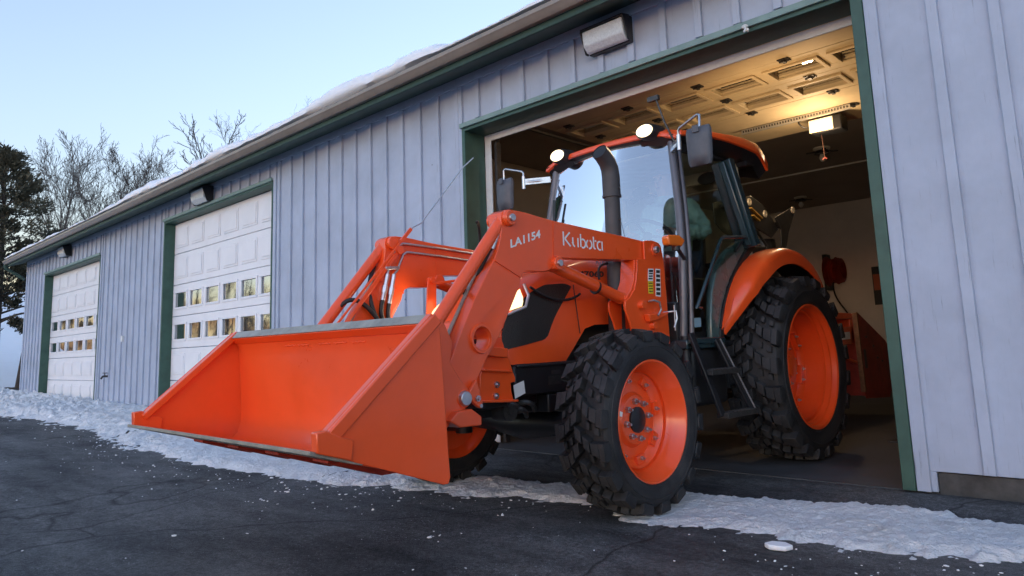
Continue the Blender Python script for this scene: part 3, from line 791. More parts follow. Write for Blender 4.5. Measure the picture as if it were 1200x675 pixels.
# ---- wheels
def lug_block(m, quad, r_in, r_out, taper=.86, xs=0):
    """quad = four (x, angle); a block on the carcass between two radii (callables or numbers)"""
    cx = sum(q[0] for q in quad)/4; ca = sum(q[1] for q in quad)/4
    ri = r_in if callable(r_in) else (lambda x: r_in); ro = r_out if callable(r_out) else (lambda x: r_out)
    lo = []; hi = []
    for x, a in quad:
        r = ri(x); lo.append(m.bm.verts.new((x, r*math.cos(a), r*math.sin(a))))
        x2 = cx+(x-cx)*taper; a2 = ca+(a-ca)*taper; r = ro(x2)
        hi.append(m.bm.verts.new((x2, r*math.cos(a2), r*math.sin(a2))))
    m.bm.faces.new(hi).material_index = 1; m.bm.faces.new(lo[::-1])
    for i in range(4):
        j = (i+1) % 4; m.bm.faces.new((lo[i], lo[j], hi[j], hi[i]))
def make_tyre(Rt, rr, hw, N, lug):
    """Rt outer radius, rr bead radius, hw half width"""
    Rc = Rt-lug
    m = MB()
    prof = [(-hw*.80, rr+.002), (-hw*.84, rr+.001), (-hw*.90, rr+.006), (-hw*.985, rr+(Rc-rr)*.28), (-hw*1.0, rr+(Rc-rr)*.52), (-hw*.97, rr+(Rc-rr)*.74), (-hw*.86, rr+(Rc-rr)*.90), (-hw*.60, Rc-.006), (0, Rc)]
    prof = prof+[(-a, r) for a, r in prof[-2::-1]]
    m.lathe(prof, 96)
    # bead ring and a fine rib on the sidewall
    for s in (-1, 1):
        m.lathe([(s*hw*.90, rr+.012), (s*hw*.945, rr+.020), (s*hw*.955, rr+.032), (s*hw*.93, rr+.038)], 96)
        m.lathe([(s*hw*.99, rr+(Rc-rr)*.55), (s*hw*1.012, rr+(Rc-rr)*.57), (s*hw*1.008, rr+(Rc-rr)*.60), (s*hw*.985, rr+(Rc-rr)*.62)], 96)
    crown = lambda x: Rt-.020*(abs(x)/hw)**2*1.2
    base = lambda x: Rc-.012-.035*max(0, abs(x)/hw-.55)
    st = 2*PI/N
    for s in (-1, 1):
        for k in range(N):
            a0 = k*st+(0 if s > 0 else st/2)
            jit = random.uniform(-.04, .04)*st
            a0 += jit
            # blocks from the centre outwards; each steps back (the bars rake to the rear)
            def blk(x0, x1, c0, c1, w0, w1, top=crown):
                lug_block(m, [(s*x0*hw, a0+(c0-w0/2)*st), (s*x1*hw, a0+(c1-w1/2)*st), (s*x1*hw, a0+(c1+w1/2)*st), (s*x0*hw, a0+(c0+w0/2)*st)], base, top, .93)
            blk(-.05, .20, .10, .26, .37, .39)
            blk(.245, .47, .36, .52, .38, .38)
            blk(.505, .78, .56, .64, .38, .46)
            # shoulder block, folding over onto the sidewall in two steps
            blk(.77, .985, .66, .70, .56, .60, lambda x: Rt-.014-.02*max(0, abs(x)/hw-.8))
            c, w_ = .70, .60
            A0, A1 = a0+(c-w_/2)*st, a0+(c+w_/2)*st
            def ring(x, r, sh=0): return [(x*s*hw, r*math.cos(A0+sh*st), r*math.sin(A0+sh*st)), (x*s*hw, r*math.cos(A1-sh*st), r*math.sin(A1-sh*st))]
            q0 = ring(.985, Rt-.026); q1 = ring(1.012, Rt-.052, .03); q2 = ring(1.012, rr+(Rc-rr)*.80, .09); q3 = ring(.93, rr+(Rc-rr)*.74, .12); q4 = ring(.80, Rc-.02)
            V = [[m.bm.verts.new(p) for p in q] for q in (q0, q1, q2, q3, q4)]
            for u, v in zip(V, V[1:]+V[:1]): m.bm.faces.new((u[0], u[1], v[1], v[0]))
            m.bm.faces.new([v[0] for v in V]); m.bm.faces.new([v[1] for v in V][::-1])
            # small low studs between the big blocks
            def low(x): return crown(x)-lug*.55
            blk(.30, .44, .88, .95, .26, .24, low); blk(.60, .76, 1.06, 1.10, .22, .24, low)
    return m
def nut(m, c, r=.013, h=.03, side=1):
    m.cyl((c[0], c[1], c[2]), (c[0]+side*h*.5, c[1], c[2]), r*1.15, r*1.15, 6)
    m.cyl((c[0]+side*h*.5, c[1], c[2]), (c[0]+side*h, c[1], c[2]), r*.75, r*.45, 8)
def make_wheel(name, x, y, R_, rr, hw, N, lug, xo, rear):
    """wheel for the +x side; x = tyre centre, xo = rim edge, both in tractor axes"""
    e = xo-x
    m = MB()
    if not rear:
        prof = [(e-.010, rr+.006), (e, rr+.005), (e+.003, rr+.001), (e+.001, rr-.006), (e-.010, rr-.013), (e-.034, rr-.022), (e-.050, rr-.034), (e-.085, rr-.044), (e-.105, rr-.054), (e-.145, rr-.078), (e-.160, .225), (e-.152, .20), (e-.148, .155), (e-.125, .135), (e-.120, .078), (e-.120, .001)]
    else:
        prof = [(e-.012, rr+.006), (e, rr+.004), (e+.002, rr-.004), (e-.008, rr-.016), (e-.045, rr-.022), (e-.052, rr-.034), (e-.09, rr-.036), (e-.096, rr-.050), (e-.135, rr-.052), (e-.142, rr-.064), (e-.19, rr-.066), (e-.25, rr-.068), (e-.258, rr-.082), (e-.295, rr-.10), (e-.302, .33), (e-.285, .315), (e-.28, .24), (e-.25, .215), (e-.24, .11), (e-.20, .10), (e-.19, .001)]
    m.lathe(prof, 72)
    m.lathe([(-e+.0, rr+.004), (-e+.012, rr-.012), (-e+.04, rr-.03), (-e+.07, rr-.05), (-e+.075, .10), (-e+.075, .001)], 56)
    m.lathe([(-e+.06, rr-.045), (e-.1, rr-.067)], 56)
    if rear:                      # clamps between disc and rim
        for k in range(8):
            a = k*PI/4+.35; M3 = Matrix.Rotation(a, 3, 'X')
            m.obox(M3 @ Vector((e-.28, rr-.10, 0)), (.05, .06, .15), M3)
    else:
        for k in range(8):
            a = k*PI/4+.2; M3 = Matrix.Rotation(a, 3, 'X')
            m.obox(M3 @ Vector((e-.150, .228, 0)), (.03, .045, .075), M3)
    W = B(m, name, 'orange', bevel=0, smooth=40, loc=(x, y, R_))
    t = make_tyre(R_, rr, hw, N, lug); B(t, 'tyre', [M['rubber'], M['lugtop']], W, smooth=32, bevel=.004 if not rear else .005, seg=2)
    m = MB(); hr = .072 if not rear else .085; xa = e-.120 if not rear else e-.19
    m.lathe([(xa, hr), (xa+.012, hr), (xa+.018, hr-.010), (xa+.018, .001)], 32); B(m, 'hub_cap', 'frame' if not rear else 'orange', W, smooth=40)
    for k in range(8):
        a = k*PI/4+.15; r = .105 if not rear else .15
        m = MB(); nut(m, ((e-.124) if not rear else e-.246, r*math.cos(a), r*math.sin(a)), .0155, .042); B(m, 'lug_nut', 'steel', W)
    for k in range(8):
        a = k*PI/4+(.2 if not rear else .35)
        for q in ((0,) if not rear else (-.045, .045)):
            r = .222 if not rear else rr-.115
            m = MB(); c = Vector((e-.135 if not rear else e-.256, r*math.cos(a)-q*math.sin(a), r*math.sin(a)+q*math.cos(a))); nut(m, c, .011, .026); B(m, 'clamp_bolt', 'steel', W)
    if not rear:
        m = MB(); a0 = 2.75
        P = [[Vector((e-.126-.020*(i/4), (.135+i*.02)*math.cos(a0+j*.045), (.135+i*.02)*math.sin(a0+j*.045))) for j in range(5)] for i in range(4)]
        m.loft(P, close=False, caps=False)
        for v in m.bm.verts: v.co.x += .004
        B(m, 'decal', 'white', W)
    else:
        m = MB()
        for j0, c in ((0, 0), (.055, 0)):
            P = [[Vector((e-.055-.03*i, (rr-.045)*math.cos(PI*1.0+.62+j0*1.0+j*.02), (rr-.045)*math.sin(PI*1.0+.62+j0+j*.02))) for j in range(3)] for i in range(2)]
            m.loft(P, close=False, caps=False)
        B(m, 'decal', 'white', W)
    return W
def mirror_wheel(W):
    c = copy_tree(W, T); c.location.x = -W.location.x; c.rotation_euler = (0.31, 0, PI); return c
fw = make_wheel('front_wheel', .842, 0, .515, .332, .162, 18, .046, .987, False)
mirror_wheel(fw)
rw = make_wheel('rear_wheel', .790, 2.25, .722, .480, .215, 21, .054, .987, True)
rw.rotation_euler = (.21, 0, 0)
mirror_wheel(rw)

# ---- chassis
m = MB()
m.box(-.26, .26, -.72, 2.35, .55, .84); m.box(-.32, .32, .9, 2.45, .52, .95)
m.box(-.30, .30, -.70, -.2, .60, .80)
B(m, 'chassis', 'frame', bevel=.02)
m = MB(); m.box(-.355, .355, -.46, .30, .665, .835); m.box(-.345, .345, -.16, .5, .55, .66); m.box(-.37, .37, -.44, .30, .825, .848)
m.box(-.362, .362, -.46, -.44, .63, .80)
B(m, 'battery_box', 'black', bevel=.012)
m = MB(); m.box(.3555, .358, -.165, -.05, .715, .765); m.box(.3555, .358, -.135, -.05, .775, .80); B(m, 'decal', 'darksteel')
m = MB(); m.prism([(-.485, .730), (-.40, .752), (-.390, .680), (-.475, .655)], .372, .375, 'x'); B(m, 'tag', 'white')
m = MB()
m.tube([(-.72, 0, .50), (-.3, 0, .47), (0, 0, .46), (.3, 0, .47), (.72, 0, .50)], [.085, .075, .11, .075, .085], 14)
for s in (-1, 1):
    m.cyl((s*.60, 0, .513), (s*.76, 0, .513), .135, .15, 20); m.cyl((s*.62, 0, .36), (s*.62, 0, .68), .06, .06, 12)
    m.tube([(s*.1, .16, .45), (s*.55, .16, .47)], .025, 8)
B(m, 'front_axle', 'frame', smooth=40)
m = MB(); m.tube([(-.6, 2.25, .72), (0, 2.25, .72), (.6, 2.25, .72)], [.13, .22, .13], 16); B(m, 'rear_axle', 'frame', smooth=40)
m = MB()
for k, (y, z) in enumerate(((-.53, .60), (-.47, .57), (-.40, .60))): m.tube(bezier((.26, y, z), (.36, y+.02, z+.05), (.40, y+.06, z+.02), (.30, y+.16, z-.03)), .016, 8)
m.cyl((.24, -.5, .59), (.36, -.5, .59), .06, .06, 14); m.cyl((.36, -.5, .59), (.375, -.5, .59), .035, .03, 8)
B(m, 'hydraulic_coupling', 'darksteel', smooth=40)
for s in (1, -1):
    m = MB(); m.box(min(s*.44, s*.70), max(s*.44, s*.70), .92, 1.40, .50, .90); B(m, 'fuel_tank', 'black', bevel=.04, seg=3)

# ---- hood: a lofted shell, black mesh flank behind the headlight
ZT = [(-.60, 1.06), (-.57, 1.15), (-.50, 1.235), (-.42, 1.305), (-.32, 1.36), (-.1, 1.455), (.3, 1.55), (.9, 1.605)]
HW = [(-.60, .25), (-.57, .285), (-.50, .325), (-.40, .350), (-.2, .360), (.9, .365)]
ZBt = [(-.60, .94), (-.52, .885), (-.47, .845), (0, .852), (.08, .93), (.20, 1.05), (.30, 1.075), (.9, 1.09)]
def hood_ring(y, k=1.0, zb=None):
    w, t = lerp(HW, y)*k, lerp(ZT, y); b = lerp(ZBt, y) if zb is None else zb
    h = t-b
    half = [(w, b), (w, b+h*.35), (w-.002, t-.20*min(1, h/.5)), (w-.010, t-.115*min(1, h/.5)), (w-.035, t-.055*min(1, h/.5)), (w-.085, t-.020), (w-.17, t-.004), (0, t)]
    return [Vector((x, y, z)) for x, z in half]+[Vector((-x, y, z)) for x, z in half[-2::-1]]
yy = [-.60, -.585, -.57, -.54, -.50, -.46, -.42, -.36, -.28, -.2, -.1, 0, .04, .08, .14, .20, .25, .30, .45, .6, .75, .88]
m = MB(); m.loft([hood_ring(y) for y in yy], close=False, caps=False)
hood = B(m, 'hood', 'orange', smooth=50)
m = MB(); m.prism([(-.235, .90), (.235, .90), (.24, 1.05), (.19, 1.07), (-.19, 1.07), (-.24, 1.05)], -.625, -.60, 'y'); B(m, 'front_grille', 'black', hood, bevel=.01)
def hoodx(y): return lerp(HW, y)
side = [(-.515, .93), (-.43, .945), (-.33, .962), (-.20, .985), (-.165, 1.005), (-.135, 1.06), (-.09, 1.131), (0.0, 1.235), (.075, 1.315), (.0, 1.335), (-.18, 1.33), (-.30, 1.275), (-.42, 1.20), (-.50, 1.10)]
def side_panel(s):
    # fan of strips that hug the hood's flank
    m = MB(); top = [(-.515, 1.03), (-.50, 1.10), (-.42, 1.195), (-.30, 1.27), (-.18, 1.32), (.0, 1.335), (.07, 1.325), (.075, 1.315)]
    bot = [(-.515, .93), (-.43, .945), (-.33, .962), (-.20, .985), (-.165, 1.005), (-.135, 1.06), (-.09, 1.131), (.075, 1.315)]
    ya = [-.515+i*(.588/20) for i in range(21)]; rows = []
    for y in ya:
        a, b = lerp(bot, y), lerp(top, y); b = max(b, a+.001); x = hoodx(y)+.006
        rows.append([Vector((s*x, y, a+(b-a)*j/4)) for j in range(5)])
    m.loft(rows, close=False, caps=False); return m
def mesh_mat():
    m = mat('black_mesh_grille', (.020, .017, .014), .45)
    nt = m.node_tree; b = nt.nodes['Principled BSDF']; tc = nt.nodes.new('ShaderNodeTexCoord'); v = nt.nodes.new('ShaderNodeTexVoronoi'); v.inputs['Scale'].default_value = 120
    nt.links.new(tc.outputs['Object'], v.inputs['Vector']); bp = nt.nodes.new('ShaderNodeBump'); bp.inputs['Strength'].default_value = .5; bp.inputs['Distance'].default_value = .004
    nt.links.new(v.outputs['Distance'], bp.inputs['Height']); nt.links.new(bp.outputs[0], b.inputs['Normal']); return m
M['mesh'] = mesh_mat()
for s in (1, -1): B(side_panel(s), 'side_grille', 'mesh', hood, smooth=50)
for s in (1, -1):
    h = MB(); P = []
    for i in range(7):
        y = -.52+.15*i/6; z0 = 1.140+.045*i/6; z1 = 1.195+.095*i/6
        x = hoodx(y)
        P.append([Vector((s*(x+.012-(0 if j < 3 else (j-2)*.012)), y-.01*(j == 0), z0+(z1-z0)*j/4)) for j in range(5)])
    h.loft(P, close=False, caps=False)
    B(h, 'headlight', 'headlamp', hood, smooth=60)
    h = MB(); h.tube([(s*.335, -.525, 1.12), (s*.372, -.36, 1.18), (s*.372, -.33, 1.25), (s*.350, -.345, 1.32)], .010, 8); B(h, 'headlight_bezel', 'silver', hood, smooth=60)
for s in (1, -1):
    m = MB(); m.tube([(s*.368, .14, 1.02), (s*.367, .10, 1.30), (s*.365, .1, 1.33)], .003, 5); B(m, 'panel_seam', 'decalblack', hood)

# lettering
def text_poly(body, mt, name, parent, O, U, V, h, bold=0.0, shear=0, width=None, th=.0015):
    c = bpy.data.curves.new('lettering', 'FONT'); c.body = body; c.size = 1; c.offset = bold; c.shear = shear; c.resolution_u = 4
    o = bpy.data.objects.new('lettering', c); COL.objects.link(o)
    dg = bpy.context.evaluated_depsgraph_get(); dg.update()
    me = bpy.data.meshes.new_from_object(o.evaluated_get(dg)); bpy.data.objects.remove(o)
    xs = [v.co.x for v in me.vertices]; ys = [v.co.y for v in me.vertices]
    x0, y0, wx, hy = min(xs), min(ys), max(xs)-min(xs), max(ys)-min(ys)
    U, V, O = Vector(U).normalized(), Vector(V).normalized(), Vector(O)
    sx = (width/wx) if width else h/hy
    for v in me.vertices: v.co = O+U*(v.co.x-x0)*sx+V*(v.co.y-y0)*h/hy
    me.name = name; me.materials.clear(); me.materials.append(M[mt])
    ob = bpy.data.objects.new(name, me); COL.objects.link(ob); ob.parent = parent; return ob
def strokes(paths, w, name, mt, parent, O, U, V, sx, sy):
    """thick pen strokes on a plane; every path a list of 2-D points"""
    m = MB(); U, V, O = Vector(U).normalized(), Vector(V).normalized(), Vector(O)
    for p in paths:
        p = [Vector(q) for q in p]; n = len(p); A = []; Bp = []
        for i in range(n):
            d0 = (p[i]-p[i-1]).normalized() if i else (p[1]-p[0]).normalized(); d1 = (p[i+1]-p[i]).normalized() if i < n-1 else d0
            t = (d0+d1).normalized(); nn = Vector((-t.y, t.x)); k = w/2/max(.5, nn.dot(Vector((-d0.y, d0.x))))
            A.append(p[i]+nn*k); Bp.append(p[i]-nn*k)
        f = lambda q: O+U*q.x*sx+V*q.y*sy
        m.loft([[f(a), f(b)] for a, b in zip(A, Bp)], close=False, caps=False)
    return B(m, name, mt, parent, smooth=0)
def arc(cx, cy, rx, ry, a0, a1, n=12): return [(cx+rx*math.cos(R(a0+(a1-a0)*i/n)), cy+ry*math.sin(R(a0+(a1-a0)*i/n))) for i in range(n+1)]
def logo(w_):
    xh = .64; P = []
    P += [[(.07, 0.0), (.07, 1.0)], [(.66, 1.0), (.24, .56), (.24, .46), (.70, .0)]]                    # K
    P += [[(.92, .68), (.92, .30)]+arc(1.14, .30, .22, .27, 180, 262, 6), [(1.40, .68), (1.40, .0)]]     # u
    P += [[(1.66, 1.0), (1.66, .06)], arc(1.86, .33, .25, .31, 118, -118, 14)]                            # b
    P += [arc(2.46, .33, .26, .31, 75, -100, 12), arc(2.46, .33, .26, .31, 110, 235, 10)]                 # o
    P += [[(2.90, .95), (2.90, .22), (2.95, .09), (3.08, .04)], [(3.01, .65), (3.18, .65)]]               # t
    P += [arc(3.50, .33, .24, .31, 295, 65, 14), [(3.75, .68), (3.75, .0)]]                               # a
    return P

# ---- loader arms
ARM = [(-.752, 1.600), (-.757, 1.640), (-.748, 1.672), (-.72, 1.690), (-.667, 1.696), (-.60, 1.695), (-.537, 1.691), (-.43, 1.680), (-.321, 1.671), (.403, 1.636), (.640, 1.622), (.640, 1.497), (.584, 1.495), (-.331, 1.452), (-.338, 1.411), (-.37, 1.380), (-.42, 1.366), (-.50, 1.363), (-.562, 1.362), (-.598, 1.348), (-.616, 1.318), (-.628, 1.277), (-.714, 1.136), (-.782, 1.023), (-.899, .881), (-.967, .781), (-1.010, .690), (-1.035, .665), (-1.075, .652), (-1.112, .668), (-1.130, .705), (-1.140, .80), (-1.149, .861), (-1.08, .988), (-.964, 1.194), (-.816, 1.410), (-.790, 1.455), (-.762, 1.53)]
def make_arm(s):
    m = MB(); m.prism(ARM, s*.49, s*.59, 'x')
    o = B(m, 'loader_arm', 'orange', bevel=.007)
    # bore a round hole through it
    c = MB(); c.cyl((s*.3, -.925, .994), (s*.8, -.925, .994), .058, n=36); co = c.build('cutter', M['orange'], T)
    md = o.modifiers.new('hole', 'BOOLEAN'); md.object = co; md.operation = 'DIFFERENCE'; md.solver = 'EXACT'
    o.modifiers.move(len(o.modifiers)-1, 0)
    dg = bpy.context.evaluated_depsgraph_get(); dg.update()
    me = bpy.data.meshes.new_from_object(o.evaluated_get(dg)); me.name = 'loader_arm'; o.modifiers.clear(); o.data = me; bpy.data.objects.remove(co)
    # welded details on both flanks
    for x in (.5915, .4885):
        d = MB(); e = .004 if x > .5 else -.004
        d.prism([(-.331, 1.668), (-.322, 1.668), (-.333, 1.455), (-.342, 1.455)], s*x, s*(x+e*.8), 'x')        # splice of beam and knee
        B(d, 'weld_seam', 'orange', o, smooth=50); d = MB()
        d.bar((s*x, -.81, 1.405), (s*x, -.612, 1.322), .008, .012, (1, 0, 0))                                     # weld seam
        B(d, 'weld_seam', 'orange', o, smooth=50)
    d = MB(); d.lathe([(s*.592, .060), (s*.602, .062), (s*.602, .074), (s*.590, .078)], 36, (0, -.925, .994), 'x')
    B(d, 'bore_ring', 'orange', o, smooth=50)
    for y, z, r in ((-.702, 1.645, .042), (-.322, 1.418, .040), (-1.075, .705, .045), (.679, 1.570, .042)):
        d = MB(); d.cyl((s*.46, y, z), (s*.622, y, z), r, n=22); B(d, 'pivot_boss', 'orange', o, bevel=.004)
        d = MB(); d.cyl((s*.622, y, z), (s*.634, y, z), r*.52, r*.46, 16); B(d, 'pin', 'steel', o)
    if s > 0:
        text_poly('LA1154', 'white', 'decal', o, (.5925, -.690, 1.480), (0, .952, .306), (0, -.17, .98), .046, .030, .12, .262)
        strokes(logo(.2), .125, 'decal', 'white', o, (.5925, -.252, 1.530), (0, 1, -.008), (0, .01, 1), .385/3.82, .084)
    return o
arms = [make_arm(s) for s in (1, -1)]
def cyl_between(p0, p1, rb, rr, f, s, name, mt='orange'):
    """hydraulic cylinder: barrel then rod (f = barrel share)"""
    p0, p1 = Vector(p0), Vector(p1); q = p0.lerp(p1, f)
    m = MB(); m.cyl(p0, q, rb, n=24); d = (p1-p0).normalized(); m.cyl(q-d*.02, q+d*.006, rb*1.06, n=24); m.cyl(p0-d*.0, p0+d*.03, rb*1.08, n=24)
    o = B(m, name, mt, bevel=.003)
    m = MB(); m.cyl(q, p1, rr, n=16); B(m, 'piston_rod', 'steel', o)
    m = MB(); m.cyl(p1-Vector((s*.05, 0, 0)), p1+Vector((s*.05, 0, 0)), rb*.95, n=18); B(m, 'rod_eye', mt, o, bevel=.004)
    return o
for s in (1, -1):
    cyl_between((s*.545, -.322, 1.418), (s*.545, .475, 1.205), .037, .018, .86, s, 'lift_cylinder')
    m = MB(); m.tube([(s*.59, -.02+.0, 1.295), (s*.59, .03, 1.345), (s*.59, .02, 1.36)], .001, 4) if False else None
    cyl_between((s*.555, -.715, 1.640), (s*.555, -1.235, 1.025), .035, .020, .93, s, 'tilt_cylinder')
    m = MB(); m.cyl((s*.50, -.702, 1.645), (s*.61, -.702, 1.645), .046, n=24); B(m, 'cylinder_eye', 'orange', bevel=.004)
    # levelling link
    m = MB(); m.bar((s*.47, -.66, 1.600), (s*.47, -1.16, 1.00), .026, .018, (1, 0, 0)); m.cyl((s*.445, -.66, 1.6), (s*.495, -.66, 1.6), .028, n=16); B(m, 'link_bar', 'orange', bevel=.004)
    m = MB(); a = Vector((s*.545, .10, 1.298)); d = Vector((0, .797, -.228)).normalized(); m.cyl(a-d*.006, a+d*.006, .043, n=20); B(m, 'clamp_band', 'hose')
# pale grey metal strip along the front edge of the arms
for s in (1, -1):
    m = MB(); m.bar((s*.505, -1.147, .906), (s*.505, -.837, 1.406), .012, .02, (1, 0, 0)); B(m, 'arm_edge_strip', 'worn_and_sheen', bevel=.003)
m = MB(); m.cyl((-.50, -.80, 1.05), (.50, -.80, 1.05), .055, n=24); B(m, 'torque_tube', 'orange')

# ---- towers and lower brackets that carry the loader
TW = [(.560, 1.620), (.592, 1.628), (.66, 1.634), (.736, 1.624), (.762, 1.602), (.775, 1.555), (.786, 1.507), (.800, 1.02), (.80, .72), (.42, .72), (.40, .95), (.347, 1.09), (.306, 1.164), (.311, 1.213), (.36, 1.235), (.42, 1.29), (.445, 1.35), (.462, 1.42), (.470, 1.49), (.56, 1.50)]
def make_tower(s):
    m = MB()
    m.prism(TW, s*.597, s*.612, 'x'); m.prism(TW, s*.470, s*.484, 'x')
    m.prism([(.46, 1.49), (.475, 1.49), (.455, 1.36), (.41, 1.27), (.35, 1.22), (.33, 1.225), (.40, 1.285), (.44, 1.36)], s*.485, s*.5965, 'x')
    m.box(min(s*.485, s*.5965), max(s*.485, s*.5965), .50, .70, .74, .90)
    o = B(m, 'loader_tower', 'orange', bevel=.003)
    for y, z, r, mt in ((.679, 1.570, .026, 'steel'), (.475, 1.19, .030, 'orange'), (.60, 1.06, .034, 'orange')):
        d = MB(); d.cyl((s*.610, y, z), (s*.642, y, z), r, r*.85, 16); B(d, 'boss', mt, o, bevel=.003)
    d = MB(); d.tube([(s*.62, .56, 1.215), (s*.66, .56, 1.22), (s*.665, .62, 1.21), (s*.66, .64, 1.16), (s*.66, .60, 1.12)], .007, 8); B(d, 'lynch_pin', 'steel', o, smooth=60)
    d = MB(); d.tube([(s*.62, .73, 1.145), (s*.70, .76, 1.15), (s*.70, .765, 1.10), (s*.69, .74, 1.04)], .007, 8); d.tube([(s*.69, .755, 1.19), (s*.69, .75, 1.02)], .005, 6); B(d, 'lock_pin', 'steel', o, smooth=60)
    d = MB(); d.prism([(.50, 1.13), (.70, 1.14), (.76, 1.155), (.72, 1.125), (.60, 1.09), (.52, 1.08)], s*.613, s*.655, 'x'); B(d, 'lock_lug', 'orange', o, bevel=.006)
    if s > 0:
        d = MB(); d.prism([(.588, 1.436), (.652, 1.439), (.636, 1.355), (.578, 1.352)], .6125, .6138, 'x'); B(d, 'decal', 'white', o)
        d = MB(); d.prism([(.578, 1.351), (.636, 1.354), (.632, 1.268), (.574, 1.269)], .6125, .6138, 'x'); B(d, 'decal', 'yellow', o)
        d = MB(); d.prism([(.676, 1.440), (.732, 1.440), (.720, 1.250), (.659, 1.254)], .6125, .6138, 'x'); B(d, 'decal', 'white', o)
        d = MB()
        for k in range(6): d.prism([(.682-k*.003, 1.432-k*.030), (.726-k*.002, 1.432-k*.030), (.724-k*.002, 1.412-k*.030), (.680-k*.003, 1.412-k*.030)], .6139, .6147, 'x')
        d.prism([(.596, 1.428), (.644, 1.430), (.642, 1.416), (.594, 1.414)], .6139, .6147, 'x')
        for k in range(3): d.prism([(.594-k*.003, 1.408-k*.017), (.64-k*.003, 1.410-k*.017), (.638-k*.003, 1.400-k*.017), (.592-k*.003, 1.398-k*.017)], .6139, .6147, 'x')
        for k in range(4): d.prism([(.582, 1.340-k*.018), (.628, 1.342-k*.018), (.628, 1.336-k*.018), (.582, 1.334-k*.018)], .6139, .6147, 'x')
        B(d, 'decal_print', 'decalblack', o)
    return o
for s in (1, -1): make_tower(s)
m = MB(); m.box(-.60, .60, .44, .78, .735, .95); B(m, 'loader_frame', 'frame', bevel=.01)
BR = [(-.651, 1.014), (-.611, 1.0), (-.590, .945), (-.557, .88), (-.527, .805), (-.512, .778), (-.512, .752), (-.549, .748), (-.546, .70), (-.530, .650), (-.534, .640), (-.768, .655), (-.79, .70), (-.781, .801), (-.74, .90), (-.69, .985)]
for s in (1, -1):
    m = MB(); m.prism(BR, s*.40, s*.418, 'x'); m.bar((s*.423, -.775, .83), (s*.423, -.56, .812), .05, .012); m.bar((s*.43, -.79, .665), (s*.43, -.53, .650), .055, .012)
    m.bar((s*.43, -.75, .93), (s*.43, -.60, .915), .05, .05)
    o = B(m, 'front_bracket', 'orange', bevel=.004)
    for y, z in ((-.665, .745), (-.672, .685), (-.66, .925)):
        d = MB(); nut(d, (s*.419, y, z), .016, .022, s); B(d, 'bolt', 'steel', o)
    m = MB(); m.box(min(s*.26, s*.40), max(s*.26, s*.40), -.74, -.56, .62, .80); B(m, 'side_rail', 'frame', bevel=.006)
for s in (-1,):
    m = MB(); m.prism([(-.49, 1.02), (-.395, 1.02), (-.388, 1.40), (-.41, 1.425), (-.455, 1.425), (-.462, 1.39)], s*.42, s*.432, 'x'); m.bar((s*.426, -.42, 1.385), (s*.426, .05, 1.455), .018, .026, (1, 0, 0)); m.bar((s*.426, -.45, 1.02), (s*.426, -.60, .96), .10, .012, (1, 0, 0)); m.cyl((s*.40, -.43, 1.41), (s*.45, -.43, 1.41), .022, n=14); B(m, 'guard_post', 'orange', bevel=.003)
m = MB(); m.box(-.40, .40, -.80, -.765, .66, .97); B(m, 'brush_guard', 'orange', bevel=.006)
m = MB()
for k in range(5): m.box(-.32, .32, -.8035, -.8, .70+k*.05, .72+k*.05)
B(m, 'guard_slots', 'decalblack')

# ---- coupler between arms and bucket
for s in (1, -1):
    m = MB()
    m.prism([(-1.475, .95), (-1.30, 1.09), (-1.20, 1.09), (-1.14, .98), (-1.158, .882), (-1.095, .797), (-1.030, .735), (-1.035, .675), (-1.08, .650), (-1.16, .60), (-1.30, .46), (-1.475, .44)], s*.60, s*.618, 'x')
    m.prism([(-1.475, .95), (-1.30, 1.09), (-1.20, 1.09), (-1.14, .98), (-1.158, .882), (-1.095, .797), (-1.030, .735), (-1.035, .675), (-1.08, .650), (-1.16, .60), (-1.30, .46), (-1.475, .44)], s*.462, s*.480, 'x')
    o = B(m, 'bucket_coupler', 'orange', bevel=.004)
    m = MB(); m.cyl((s*.62, -1.075, .705), (s*.640, -1.075, .705), .040, .034, 18); B(m, 'pin', 'steel', o, bevel=.003)
    m = MB(); m.prism([(-.990, .795), (-.952, .680), (-.957, .648), (-.985, .655), (-1.06, .715)], s*.598, s*.622, 'x')
    B(m, 'stop_plate', 'orange', o, bevel=.006)
    m = MB(); nut(m, (s*.623, -.992, .700), .014, .02, s); m.cyl((s*.622, -.966, .662), (s*.6245, -.966, .662), .010, n=10); B(m, 'bolt', 'steel', o)
    m = MB(); m.prism([(-1.15, .650), (-1.06, .655), (-.998, .615), (-1.000, .572), (-1.14, .575), (-1.2, .61)], s*.56, s*.66, 'x'); B(m, 'coupler_foot', 'orange', o, bevel=.006)

